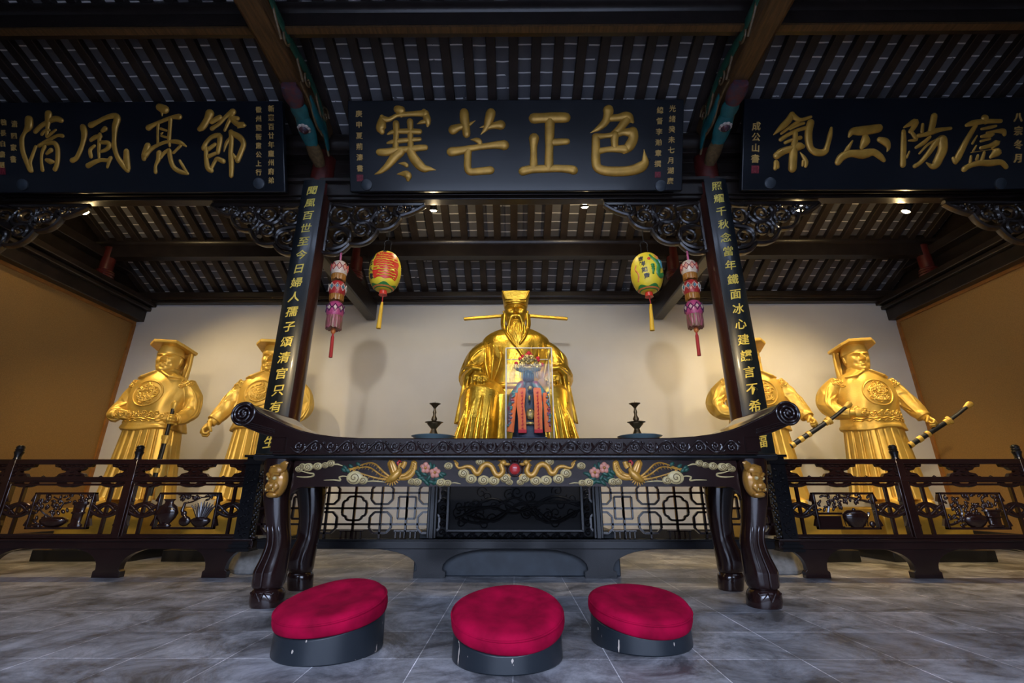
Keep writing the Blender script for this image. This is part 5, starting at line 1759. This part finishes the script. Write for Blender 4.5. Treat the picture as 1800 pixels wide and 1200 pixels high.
# ================================================================== STATUES
def gs(x, c, w): return math.exp(-((x - c) / w) ** 2)
def sstep(x, a, b):
    t = max(0, min(1, (x - a) / (b - a)))
    return t * t * (3 - 2 * t)
def head(mb, c, s, rot, stern=0.0):
    """head with a face; chin at c, s = chin-to-crown height, face towards -Y before rot"""
    nz, na = 84, 120
    rings = []
    aw = [(0.0, .12), (.04, .22), (.12, .285), (.25, .335), (.42, .365), (.55, .375), (.70, .37), (.85, .30), (.95, .18), (1.0, .03)]
    fd = [(0.0, .30), (.06, .36), (.15, .38), (.3, .385), (.5, .39), (.62, .405), (.75, .40), (.88, .31), (.96, .17), (1.0, .03)]
    bd = [(0.0, .05), (.10, .12), (.25, .26), (.42, .40), (.6, .47), (.75, .44), (.88, .32), (.96, .17), (1.0, .03)]
    def ip(tb, z):
        for (z0, v0), (z1, v1) in zip(tb, tb[1:]):
            if z <= z1:
                t = (z - z0) / (z1 - z0)
                return v0 + (v1 - v0) * t * t * (3 - 2 * t) if False else v0 + (v1 - v0) * t
        return tb[-1][1]
    for i in range(nz + 1):
        z = i / nz
        a, f, b = ip(aw, z), ip(fd, z), ip(bd, z)
        ring = []
        for j in range(na):
            t = 2 * pi * j / na
            x = a * abs(cos(t)) ** 0.92 * (1 if cos(t) > 0 else -1)
            y = -(f if sin(t) > 0 else b) * abs(sin(t)) ** 0.85 * (1 if sin(t) > 0 else -1)
            if sin(t) > 0:
                ax = abs(x)
                d = 0
                k = sstep(sin(t), 0.1, 0.5)
                d += 0.13 * gs(x, 0, .050) * sstep(z, .375, .41) * (1 - sstep(z, .42, .64)) + .045 * gs(x, 0, .04) * sstep(z, .38, .42) * (1 - sstep(z, .56, .66))
                d += 0.055 * gs(ax, .065, .035) * gs(z, .405, .028)
                d -= 0.050 * gs(ax, .145, .085) * gs(z, .568, .042) + .03 * gs(ax, .07, .04) * gs(z, .58, .04)
                d += 0.036 * gs(ax, .155, .065) * gs(z, .553, .021)
                d -= 0.030 * gs(ax, .155, .072) * gs(z, .578 + .10 * stern * (ax - .15), .009) + .010 * gs(ax, .155, .055) * gs(z, .530, .008)
                zb = .645 + (0.22 * stern + .10) * (ax - .13)
                d += 0.042 * gs(z, zb, .017) * sstep(ax, .03, .07) * (1 - sstep(ax, .20, .31)) + .02 * gs(z, .655, .05)
                d -= 0.02 * stern * gs(x, 0, .015) * gs(z, .66, .03)
                d += 0.022 * gs(ax, .24, .09) * gs(z, .45, .08) - .03 * gs(ax, .20, .05) * gs(z, .30, .07)
                d -= 0.018 * gs(ax, .05 + .55 * (.42 - z), .014) * sstep(z, .24, .28) * (1 - sstep(z, .40, .44))
                d += 0.042 * gs(x, 0, .085) * gs(z, .285, .020) + .042 * gs(x, 0, .075) * gs(z, .230, .022)
                d -= 0.055 * gs(x, 0, .11) * gs(z, .258 - .04 * stern * ax, .009)
                d -= 0.02 * gs(x, 0, .07) * gs(z, .185, .02)
                d += 0.045 * gs(x, 0, .10) * gs(z, .09, .05)
                y -= 1.35 * d * k
            ring.append(V(c) + rot @ V((x * s, y * s, z * s)))
        rings.append(ring)
    mb.loft(rings)
    for sg in (-1, 1):
        for q, r_ in (((.385, .03, .53), (.035, .075, .115)), ((.40, .02, .60), (.04, .06, .05)), ((.375, .0, .43), (.03, .045, .05))):
            mb.ell(V(c) + rot @ V((sg * q[0] * s, q[1] * s, q[2] * s)), [v * s for v in r_], rot @ M.Rotation(R(18) * sg, 3, 'Z'))
    mb.tube([V(c) + rot @ V((0, .06 * s, .25 * s)), V(c) + V((0, 0.05 * s, -.12 * s)), V(c) + V((0, .08 * s, -.35 * s))], [.27 * s, .25 * s, .34 * s], 28)
def hand(mb, wrist, fwd, palm_n, s=1.0, curl=0.6, side=1, spread=0.0):
    """palm + four unequal bent fingers + thumb; fwd towards the knuckles, palm_n out of the palm"""
    f = V(fwd).normalized()
    n = (V(palm_n) - f * V(palm_n).dot(f)).normalized()
    x = f.cross(n) * side
    wv = V(wrist)
    L = 0.11 * s
    rot = M((x, n, f)).transposed()
    mb.ell(wv + f * L * 0.52, (0.050 * s, 0.024 * s, 0.066 * s), rot, 18, 12)
    mb.tube([wv - f * 0.05 * s, wv + f * 0.02 * s], [0.036 * s, 0.036 * s], 14)
    lens = (0.074, 0.086, 0.080, 0.062)
    for i in range(4):
        b = wv + f * L * (0.95 - 0.05 * abs(i - 1.2)) + x * ((i - 1.5) * 0.0235 * s)
        ang = 0.15 + curl * 0.9
        pts = [b - f * 0.03 * s, b]
        d = f.copy()
        a = 0
        for j, seg in enumerate((0.45, 0.32, 0.25)):
            a += ang * (0.9 if j == 0 else 1.15)
            dd = f * cos(a) + n * sin(a) + x * ((i - 1.5) * spread)
            pts.append(pts[-1] + dd * lens[i] * s * seg)
        mb.tube(pts, [0.0125 * s, 0.0128 * s, 0.0115 * s, 0.0105 * s, 0.009 * s], 10, cap='round')
    tb = wv + f * 0.03 * s - x * 0.042 * s
    mb.tube([tb - f * 0.015 * s + x * 0.02 * s, tb, tb + (f * 0.7 - x * 0.35 + n * 0.5 * (0.3 + curl)).normalized() * 0.04 * s,
             tb + (f * 0.75 + n * 0.8 * (0.2 + curl)).normalized() * 0.072 * s], [0.018 * s, 0.017 * s, 0.014 * s, 0.011 * s], 10, cap='round')
def remesh(mb, name, m, parent, voxel, smooth_it=2):
    me = bpy.data.meshes.new(name)
    me.from_pydata(mb.v, [], mb.f)
    fix_normals(me)
    o = bpy.data.objects.new(name, me)
    COL.objects.link(o)
    r = o.modifiers.new('r', 'REMESH')
    r.mode = 'VOXEL'
    r.voxel_size = voxel
    sm = o.modifiers.new('s', 'SMOOTH')
    sm.factor = 0.5
    sm.iterations = smooth_it
    dg = bpy.context.evaluated_depsgraph_get()
    me2 = bpy.data.meshes.new_from_object(o.evaluated_get(dg), depsgraph=dg)
    bpy.data.objects.remove(o)
    bpy.data.meshes.remove(me)
    me2.name = name
    me2.polygons.foreach_set('use_smooth', [True] * len(me2.polygons))
    me2.materials.clear()
    me2.materials.append(MATS[m])
    o = bpy.data.objects.new(name, me2)
    COL.objects.link(o)
    o.parent = parent
    bv = BVHTree.FromPolygons([v.co.copy() for v in me2.vertices], [tuple(p.vertices) for p in me2.polygons])
    return o, bv
def on(bv, x, z, off=0.0):
    h = bv.ray_cast(V((x, -3, z)), V((0, 1, 0)))
    return (h[0] + V((0, -off, 0))) if h[0] is not None else None
def relief_tube(mb, bv, pts, r, off=0.0, n=6, flat=None):
    q = [on(bv, a, b, off) for a, b in pts]
    q = [p for p in q if p is not None]
    if len(q) > 2: mb.tube(q, r, n)
def oval(rx, ry, cx, cy, z, n=96, fn=None):
    out = []
    for j in range(n):
        t = 2 * pi * j / n
        k = 1 + (fn(t) if fn else 0)
        out.append(V((cx + rx * cos(t) * k, cy + ry * sin(t) * k, z)))
    return out
def sleeve(mb, pts, rad, ph=0.0, amp=0.05, fr=3.6):
    q = spline([(*p, r) for p, r in zip(pts, rad)], 10)
    drapes(mb, pts, rad, ph)
    mb.tube([p[:3] for p in q], [p[3] for p in q], 36, fold=lambda t, a: amp * (1.1 - 2.2 * abs(sin(pi * fr * t + 1.9 * cos(a + ph) + ph)) ** 0.7 + 0.6 * sin(2 * pi * fr * 1.3 * t - 2.5 * sin(a + ph))) * sstep(t, 0.02, .3) * (1 - .6 * sstep(t, .9, 1)))

def drapes(mb, pts, rad, ph, k=9, r0=0.012):
    """raised folds running down a sleeve"""
    q = spline([(*p, r) for p, r in zip(pts, rad)], 6)
    n = len(q)
    for j in range(k):
        a0 = 2 * pi * j / k + ph
        tw = 0.9 * sin(2.3 * j + ph)
        i0 = int(n * (0.08 + 0.25 * abs(sin(j * 1.7 + ph))))
        i1 = n - 1 - int(n * 0.22 * abs(cos(j * 2.1 + ph)))
        path, rr_ = [], []
        s0 = None
        for i in range(i0, i1):
            p, c_ = V(q[i][:3]), V(q[min(i + 1, n - 1)][:3])
            t = (c_ - p).normalized()
            s = t.cross(V((0, 1, 0.2))).normalized()
            u = s.cross(t)
            f = (i - i0) / max(1, i1 - i0 - 1)
            a = a0 + tw * f
            path.append(p + (s * cos(a) + u * sin(a)) * q[i][3] * 0.97)
            rr_.append(0.004 + r0 * sin(pi * min(1, max(0, f))))
        if len(path) > 3: mb.tube(path, rr_, 8)
def guard(x, lab, pose):
    Y = 6.7
    k = empty('guard_statue', (x, Y, 0.22), lab, 'statue', 'standing gold guard statues')
    blk = MB().box((0, -0.05, 0.195), (1.08, 0.92, 0.39))
    tag(blk.build('base_block', 'gold_block', k, bevel=0.015), 'flat gold block under the feet')
    O = 0.39
    b = MB()
    rr = random.Random(int(abs(x) * 10))
    ph = rr.random() * 6
    # skirt with pleats
    def pleat(t, am):
        fr_ = (t * 11 / pi) % 1.0
        return am * (0.9 * fr_ - 0.45) - 1.3 * am * (gs(fr_, 0.0, .09) + gs(fr_, 1.0, .09))
    rings = []
    for i in range(41):
        u = i / 40
        z = O + 0.10 + u * 1.05
        rx, ry = 0.50 - 0.13 * u ** 0.8, 0.37 - 0.09 * u ** 0.8
        am = 0.085 * (1 - 0.5 * u)
        rings.append(oval(rx, ry, 0, 0.0, z, 240, lambda t: pleat(t + 0.05 * sin(3 * t + ph), am)))
    b.loft(rings)
    for sg in (-1, 1):          # boots
        b.ell((sg * 0.19, -0.25, O + 0.06), (0.10, 0.20, 0.075))
        b.tube([(sg * 0.19, -0.12, O + 0.05), (sg * 0.19, -0.1, O + 0.35)], 0.10, 16)
    # jacket
    tb = [(1.04, .425, .315), (1.06, .43, .32), (1.14, .405, .30), (1.24, .395, .30), (1.36, .40, .305), (1.52, .415, .30), (1.66, .41, .275), (1.78, .365, .235), (1.86, .27, .185), (1.92, .165, .15), (1.97, .15, .14)]
    rings = []
    for q in spline(tb, 5):
        z, rx, ry = q
        hem = 0.035 * (1 - sstep(z, 1.06, 1.35))
        rings.append([V((p.x, p.y, p.z + (0.02 * sin(3 * math.atan2(p.y, p.x) + ph) if z < 1.10 else 0))) for p in oval(rx, ry, 0, 0.0, O + z, 132, lambda t: hem * sin(9 * t + ph) * .8 + 0.014 * sin(5 * t + 7 * z + ph) + .010 * sin(11 * t - 9 * z))])
    b.loft(rings)
    b.lathe([(.125, 0), (.135, .05), (.13, .09)], c=(0, -0.0, O + 1.93), n=32)
    # collar flaps
    for sg in (-1, 1):
        b.tube([(sg * 0.06, -0.17, O + 1.90), (sg * 0.20, -0.20, O + 1.82), (sg * 0.30, -0.13, O + 1.81)], [0.03, 0.035, 0.02], 10, flat=0.6, cap='round')
    # arms
    if pose == 'hip_sword':
        sleeve(b, [(-.34, 0.02, O + 1.74), (-.50, 0.04, O + 1.60), (-.60, -0.02, O + 1.42), (-.56, -0.15, O + 1.29), (-.46, -0.27, O + 1.25)], [.125, .125, .118, .105, .08], ph)
        hand(b, (-.45, -.28, O + 1.255), (0.85, -0.25, 0.03), (0.2, 0.9, 0), 1.35, 0.25, -1)
        sleeve(b, [(.34, 0.0, O + 1.74), (.47, -0.05, O + 1.57), (.54, -0.14, O + 1.37), (.58, -0.24, O + 1.20)], [.125, .122, .112, .09], ph + 1)
        hand(b, (.585, -.255, O + 1.19), (0.15, -0.75, -0.65), (-0.75, 0.25, -0.4), 1.35, 1.05, 1)
    elif pose == 'fist_out':
        sleeve(b, [(-.34, 0.0, O + 1.74), (-.46, -0.02, O + 1.57), (-.53, -0.10, O + 1.37), (-.60, -0.22, O + 1.16)], [.125, .122, .115, .095], ph)
        hand(b, (-.605, -.235, O + 1.14), (-0.35, -0.45, -0.8), (0.7, 0.3, -0.3), 1.7, 0.95, -1)
        sleeve(b, [(.34, 0.02, O + 1.74), (.50, 0.04, O + 1.60), (.58, -0.02, O + 1.40), (.56, -0.15, O + 1.25), (.46, -0.27, O + 1.22)], [.125, .122, .115, .105, .08], ph + 2)
        hand(b, (.45, -.28, O + 1.22), (-0.85, -0.25, 0.03), (-0.2, 0.9, 0), 1.35, 0.35, 1)
    else:
        sleeve(b, [(-.34, 0.02, O + 1.74), (-.47, 0.06, O + 1.60), (-.54, 0.04, O + 1.42), (-.52, -0.10, O + 1.28), (-.42, -0.24, O + 1.24)], [.125, .125, .12, .11, .08], ph)
        hand(b, (-.41, -.26, O + 1.24), (0.85, -0.25, 0.03), (0.2, 0.9, 0), 1.35, 0.25, -1)
        sleeve(b, [(.34, 0.0, O + 1.74), (.46, 0.03, O + 1.55), (.52, -0.02, O + 1.34), (.52, -0.14, O + 1.22), (.51, -0.28, O + 1.17)], [.122, .118, .108, .10, .08], ph + 1)
        hand(b, (.505, -.29, O + 1.17), (0.1, -0.9, -0.1), (0.9, -0.1, -0.1), 1.5, 1.15, 1)
    hr = M.Rotation(R(11 if x < 0 else -11) * (1 if abs(x) > 4.5 else 0.8), 3, 'Z') @ M.Rotation(R(-3), 3, 'X')
    HC = V((0, -0.03, O + 1.89))
    HS = 0.415
    head(b, HC, HS, hr, 0.5)
    body, bv = remesh(b, 'body', 'statue_gold', k, 0.0062, 1)
    H = lambda px_, py_, pz_: HC + hr @ V((px_, py_, pz_))
    # cap, flat board and neck cloth
    cp = MB()
    cp.loft([[H(r * cos(t) * 1.0, r * 1.12 * sin(t) + 0.015, z) for t in [2 * pi * j / 40 for j in range(40)]] for z, r in ((HS * .70, .168), (HS * .74, .172), (HS * .80, .168), (HS * 1.0, .150), (HS * 1.06, .142))])
    ho = cp.build('cap', 'statue_gold', k, smooth=50)
    bd = MB()
    zt = HS * 1.05
    outline = [(-.15, -.25), (.15, -.25), (.23, -.17), (.265, .21), (.23, .25), (-.23, .25), (-.265, .21), (-.23, -.17)]
    bd.loft([[H(a * s_, c_ * s_, zt + d - 0.035 * (abs(a) > .22)) for a, c_ in outline] for d, s_ in ((0.0, .98), (0.012, 1.0), (0.038, 1.0), (0.045, .97))])
    bd.build('cap_board', 'statue_gold', ho, smooth=25)
    dr = MB()
    sd = -1 if x > 0 else 1
    rings = []
    for u in range(13):
        t = u / 12
        z = zt - t * (HS * 1.05 + 0.06)
        ring = []
        pts_out = [(-.20 + .40 * j / 20, .20 + 0.03 * sin(j * 1.3 + t * 2) + 0.02 * t) for j in range(21)]
        ring = [H(a, c_, z) for a, c_ in pts_out] + [H(a, c_ + 0.025, z) for a, c_ in pts_out[::-1]]
        rings.append(ring)
    dr.loft(rings)
    for q in (-1, 1):
        dr.tube([H(q * .20, .17, zt), H(q * .21, .18, zt - 0.25), H(q * .20, .16, zt - 0.50)], [0.02, 0.026, 0.03], 10)
    dr.build('neck_cloth', 'statue_gold', ho, smooth=60)
    # chest medallion: rope ring with coiled dragon relief
    g = MB()
    zc = O + 1.55
    relief_tube(g, bv, [(0.205 * cos(t), zc + 0.19 * sin(t)) for t in [2 * pi * j / 60 for j in range(61)]], 0.013, 0.003)
    for i in range(44):
        u, v_ = rr.uniform(-1, 1), rr.uniform(-1, 1)
        if u * u + v_ * v_ > .8: continue
        relief_tube(g, bv, spiral((u * 0.15, zc + v_ * 0.14), 0.045, 0.008, rr.random() * 6, rr.choice((-1.1, 1.1)), 16), 0.012, 0.003)
    relief_tube(g, bv, spline([(.12, zc - .07), (.03, zc - .12), (-.09, zc - .09), (-.12, zc + .02), (-.03, zc + .08), (.08, zc + .09), (.10, zc + .01), (.02, zc - .02), (-.04, zc - .01)], 6), 0.013, 0.004, 8)
    g.build('chest_medallion', 'statue_gold', k, smooth=60)
    g = MB()
    relief_tube(g, bv, [(-.36 + .72 * i / 40, O + 1.185 + 0.008 * sin(i)) for i in range(41)], 0.012, 0.003)
    relief_tube(g, bv, [(-.36 + .72 * i / 40, O + 1.155 + 0.012 * sin(i * 1.3)) for i in range(41)], 0.012)
    for i in range(17):
        xx = -.34 + .68 * i / 16
        relief_tube(g, bv, spiral((xx, O + 1.235 + 0.03 * (i % 2)), 0.032, 0.006, rr.random() * 6, 1.2, 14), 0.010, 0.003)
    g.build('belt_relief', 'statue_gold', k, smooth=60)
    g = MB()
    for sg in (-1, 1):
        for i in range(7):
            relief_tube(g, bv, spiral((sg * (.36 + .05 * (i % 3)), O + 1.79 - .035 * (i // 2)), 0.03, 0.006, rr.random() * 6, 1.2, 12), 0.010, 0.003)
    g.build('shoulder_relief', 'statue_gold', k, smooth=60)
    # sword
    def sword(a, c_, m0, m1, nm='sword'):
        a, c_ = V(a), V(c_)
        d = (c_ - a).normalized()
        L = (c_ - a).length
        o = MB().tube([a, a + d * L * .62], [0.036, 0.032], 14, up=(0, 1, 0), flat=0.6).build(nm, 'lamp_black', k)
        tag(o, 'dark scabbard and hilt with gold fittings')
        for t, w_ in ((0.02, .05), (0.16, .06), (0.30, .045), (0.60, .05)):
            MB().tube([a + d * L * t, a + d * L * (t + w_)], 0.043, 14, up=(0, 1, 0), flat=0.65).build('scabbard_fitting', 'statue_gold', o)
        f = MB().tube([a + d * L * .645, a + d * L * .685], [0.055, 0.06], 14, up=(0, 1, 0), flat=0.6)
        f.build('guard', 'statue_gold', o)
        bend = V((0, -0.01, 0.03))
        f = MB().tube([a + d * L * .68, a + d * L * .82 + bend * 0.3, a + d * L * .95 + bend], [0.025, 0.023, 0.025], 12)
        f.build('grip', 'lamp_black', o)
        f = MB().tube([a + d * L * .93 + bend, c_ + bend * 1.2], [0.028, 0.045], 12, up=(0, 1, 0), flat=0.6, cap='round')
        f.build('pommel', 'statue_gold', o)
    if pose == 'hip_sword':
        sword((.28, -.20, O + .80), (1.00, -.50, O + 1.29), 0, 0)
    elif pose == 'hip_cane':
        sword((.50, -.42, O + .06), (.55, -.42, O + 1.33), 0, 0)
    return k
def plinth(x, lab):
    k = empty('plinth', (x, 6.7, 0), lab, 'plinth', 'black plinths of the guard statues')
    MB().box((0, -0.02, 0.065), (1.24, 1.22, 0.13)).build('lower_step', 'black_plinth', k, bevel=0.008)
    MB().box((0, -0.02, 0.175), (1.0, 0.98, 0.09)).build('upper_step', 'black_plinth', k, bevel=0.008)
XS = {'a': -5.30, 'b': -3.69, 'c': 3.56, 'd': 5.20}
plinth(XS['a'], 'black stepped plinth under the statue holding an upright sword'); plinth(XS['b'], 'black stepped plinth under the statue with the lowered fist')
plinth(XS['c'], 'black stepped plinth under the statue behind the right couplet board'); plinth(XS['d'], 'black stepped plinth under the far right statue')
guard(XS['a'], 'far left gold statue with an upright sword at its side', 'hip_cane')
guard(XS['b'], 'gold statue with a lowered fist, half behind the left couplet board', 'fist_out')
g3 = guard(XS['d'], 'far right gold statue, hand on hip, sword held out', 'hip_sword')
g4 = copy_tree(g3)
g4.location.x = XS['c']
g4['label'] = 'gold statue mostly hidden behind the right couplet board, sword held out'

# seated statue
k = empty('seated_statue', (0.02, 7.0, 0.428), 'large seated gold statue with long beard and winged official hat', 'statue')
b = MB()
def rb(t, u): return 0
rings = []
for i in range(49):                       # robe over the knees down to the plinth
    u = i / 48
    z = 0.0 + u * 1.42
    rx = 0.92 - 0.20 * u - 0.10 * u ** 4
    ry = 0.62 - 0.08 * u
    am = 0.024 * (1 - 0.5 * u)
    rings.append(oval(rx, ry, 0, -0.22 - 0.02 * u, z, 168, lambda t: am * (sin(9 * t + 1.5 * sin(2 * t)) + .5 * sin(17 * t + 1)) - 0.16 * gs(t, 1.5 * pi, 0.28) * (1 - 0.1 * u)))
b.loft(rings)
for s in (-1, 1):
    b.tube([(s * .36, 0.05, 1.42), (s * .40, -0.40, 1.42), (s * .41, -0.60, 1.34), (s * .43, -0.66, 1.10), (s * .49, -0.68, 0.5), (s * .56, -0.66, 0.02)], [.26, .27, .255, .24, .26, .30], 40,
           fold=lambda t, a: 0.010 * sin(5 * a + 4 * t))
    for q in range(4):                    # drapery ridges falling from the knees
        a0 = -0.45 + 0.40 * q
        pts = [(s * (.40 + .24 * sin(a0)), -0.66 - .20 * cos(a0) + .02, 1.38 - .10 * abs(a0)), (s * (.46 + .30 * sin(a0)), -0.70 - .22 * cos(a0), .9), (s * (.56 + .45 * sin(a0)), -0.72 - .24 * cos(a0), 0.02)]
        b.tube(spline(pts, 8), [0.006 + 0.030 * min(1, i / 9) for i in range(17)], 10)
tb = [(1.25, .56, .40), (1.45, .50, .36), (1.70, .46, .34), (1.95, .465, .335), (2.15, .485, .32), (2.30, .475, .29), (2.38, .42, .25), (2.44, .32, .21), (2.49, .20, .17), (2.55, .14, .14)]
rings = [oval(rx, ry, 0, 0.05 - .03 * (z - 1.3), z, 120, lambda t: 0.010 * sin(6 * t + 5 * z) + .008 * sin(13 * t - 6 * z)) for z, rx, ry in spline(tb, 5)]
b.loft(rings)
for s in (-1, 1):
    sleeve(b, [(s * .22, 0.05, 2.24), (s * .46, 0.03, 2.10), (s * .57, -0.06, 1.84), (s * .575, -0.28, 1.70), (s * .49, -0.50, 1.70)], [.18, .185, .175, .15, .115], s, 0.05, 3.2)
    # wide sleeve falling outside the knee
    rings = []
    for i in range(16):
        u = i / 15
        c = V((s * (.575 + .085 * u), -0.46 + .06 * u, 1.70 - .58 * u))
        n = 40
        rings.append([c + V((s * 0.0 + (0.075 + .02 * u) * (1 + .16 * sin(7 * t)) * cos(t), (0.10 + .06 * u) * (1 + .16 * sin(7 * t)) * sin(t), 0.02 * sin(3 * t))) for t in [2 * pi * j / n for j in range(n)]])
    b.loft(rings)
    b.tube([(s * .39, -0.56, 1.66), (s * .44, -0.62, 1.75), (s * .52, -0.60, 1.765), (s * .60, -0.55, 1.70), (s * .63, -0.5, 1.56)], [.03, .035, .035, .04, .03], 12, cap='round')
    hand(b, (s * .47, -0.56, 1.70), (s * -0.15, -0.75, -0.35), (0, 0.1, -1), 1.75, 0.75, s)
    # robe folds on the chest
    for q in range(3):
        pts = [(s * (.40 - .09 * q), -0.20 - .03 * q, 2.22 - .03 * q), (s * (.40 - .10 * q), -0.30 - .02 * q, 1.95), (s * (.34 - .02 * q), -0.30, 1.66)]
        b.tube(spline(pts, 6), [0.004 + 0.013 * sin(pi * i / 12) for i in range(13)], 10)
b.tube([(0.47 * cos(t), 0.04 + .345 * sin(t), 1.62) for t in [2 * pi * j / 48 for j in range(48)]], 0.035, 10, closed=True)
b.tube(spline([(-.17, -.15, 2.45), (-.10, -.27, 2.30), (.02, -.325, 2.12), (.16, -.32, 1.9)], 6), 0.018, 10)
b.tube(spline([(.17, -.15, 2.45), (.12, -.27, 2.30), (.05, -.32, 2.18)], 6), 0.018, 10)
HC, HS = V((0, -0.08, 2.475)), 0.42
hr = M.Rotation(R(2), 3, 'X')
head(b, HC, HS, hr, 1.0)
for q in b.v: q.z = max(q.z, 0.0)
body, bv = remesh(b, 'body', 'gold_leaf', k, 0.0066, 1)
H = lambda px_, py_, pz_: HC + hr @ V((px_ * HS, py_ * HS, pz_ * HS))
bm_ = MB()
rr = random.Random(21)
for i in range(46):                        # beard strands
    u = rr.uniform(-1, 1)
    dpt = rr.uniform(0, 1)
    top = H(.24 * u, -.36 + .16 * u * u, .13 + .12 * abs(u))
    mid = H(.26 * u + .03 * sin(i), -.46 + .10 * abs(u) + .04 * dpt, -.22)
    end = H(.12 * u + .10 + .05 * sin(i * 1.7), -.50 + .05 * dpt, -.55 - .30 * (1 - abs(u)) * rr.random())
    q = spline([top, mid, mid.lerp(end, .55) + V((.012 * sin(i * 2.1), 0, 0)), end], 5)
    bm_.tube(q, [.016 + .010 * sin(pi * j / (len(q) - 1)) - .018 * max(0, (j / (len(q) - 1) - .7)) for j in range(len(q))], 7)
for s in (-1, 1):                          # moustache and side locks
    for j in range(3):
        bm_.tube(spline([H(s * .03, -.47, .315), H(s * .13, -.46, .29 - .01 * j), H(s * .20, -.42, .18 - .04 * j), H(s * .22, -.42, .02 - .06 * j)], 5), [.010 + .006 * sin(pi * i / 15) for i in range(16)], 7)
    for j in range(5):
        x0 = .36 + .02 * j
        bm_.tube(spline([H(s * x0, -.10 + .04 * j, .50), H(s * (x0 + .02), -.16 + .03 * j, .15), H(s * (x0 - .02 + .02 * sin(j)), -.24 + .03 * j, -.15), H(s * (x0 + .03), -.30 + .03 * j, -.38 - .05 * (j % 3))], 5), [.020 - .0006 * i for i in range(16)], 7)
bm_.build('beard', 'gold_leaf', k, smooth=60)
hm = MB()
def hat_ring(rx, ry, z, e=0.6, cy=0.02, n=48):
    out = []
    for j in range(n):
        t = 2 * pi * j / n
        out.append(H(rx * abs(cos(t)) ** e * (1 if cos(t) > 0 else -1), cy + ry * abs(sin(t)) ** e * (1 if sin(t) > 0 else -1), z))
    return out
hm.loft([hat_ring(.385, .45, .74, .85), hat_ring(.395, .46, .79, .8), hat_ring(.41, .46, .86, .7), hat_ring(.435, .44, 1.02, .6), hat_ring(.465, .42, 1.18, .5), hat_ring(.47, .42, 1.21, .5), hat_ring(.41, .38, 1.22, .5)])
hm.prism([(-.30, 0), (.30, 0), (.41, .31), (-.41, .31)], H(0, -.455, .87), V((HS, 0, 0)), V((0, 0, HS)), V((0, .05, 0)))
hm.tube([H(x_, -.455 + .25 * x_ * x_, .80 + .03 * abs(x_)) for x_ in [-.34 + .68 * i / 12 for i in range(13)]], .012, 8)
for s in (-1, 1):
    hm.tube([H(s * .31, -.45, .87), H(s * .44, -.41, 1.19)], .012, 8)
ho = hm.build('hat', 'gold_leaf', k, smooth=40, bevel=0.004)
for s in (-1, 1):
    wv = MB().bar(H(s * .33, .26, .56), (s * 0.745, 0.09, 2.69), 0.05, 0.042)
    wv.build('hat_wing', 'gold_leaf', ho, bevel=0.008)
k.scale = (1.1667,) * 3
k = empty('statue_plinth', (0.02, 6.46, 0), 'low slate-black plinth under the seated statue', 'plinth')
MB().box((0, 0, 0.17), (2.06, 2.90, 0.34)).build('block', 'slate_plinth', k, bevel=0.012)
MB().box((0, 0.0, 0.38), (2.0, 2.84, 0.08)).build('top_slab', 'slate_plinth', k, bevel=0.008)
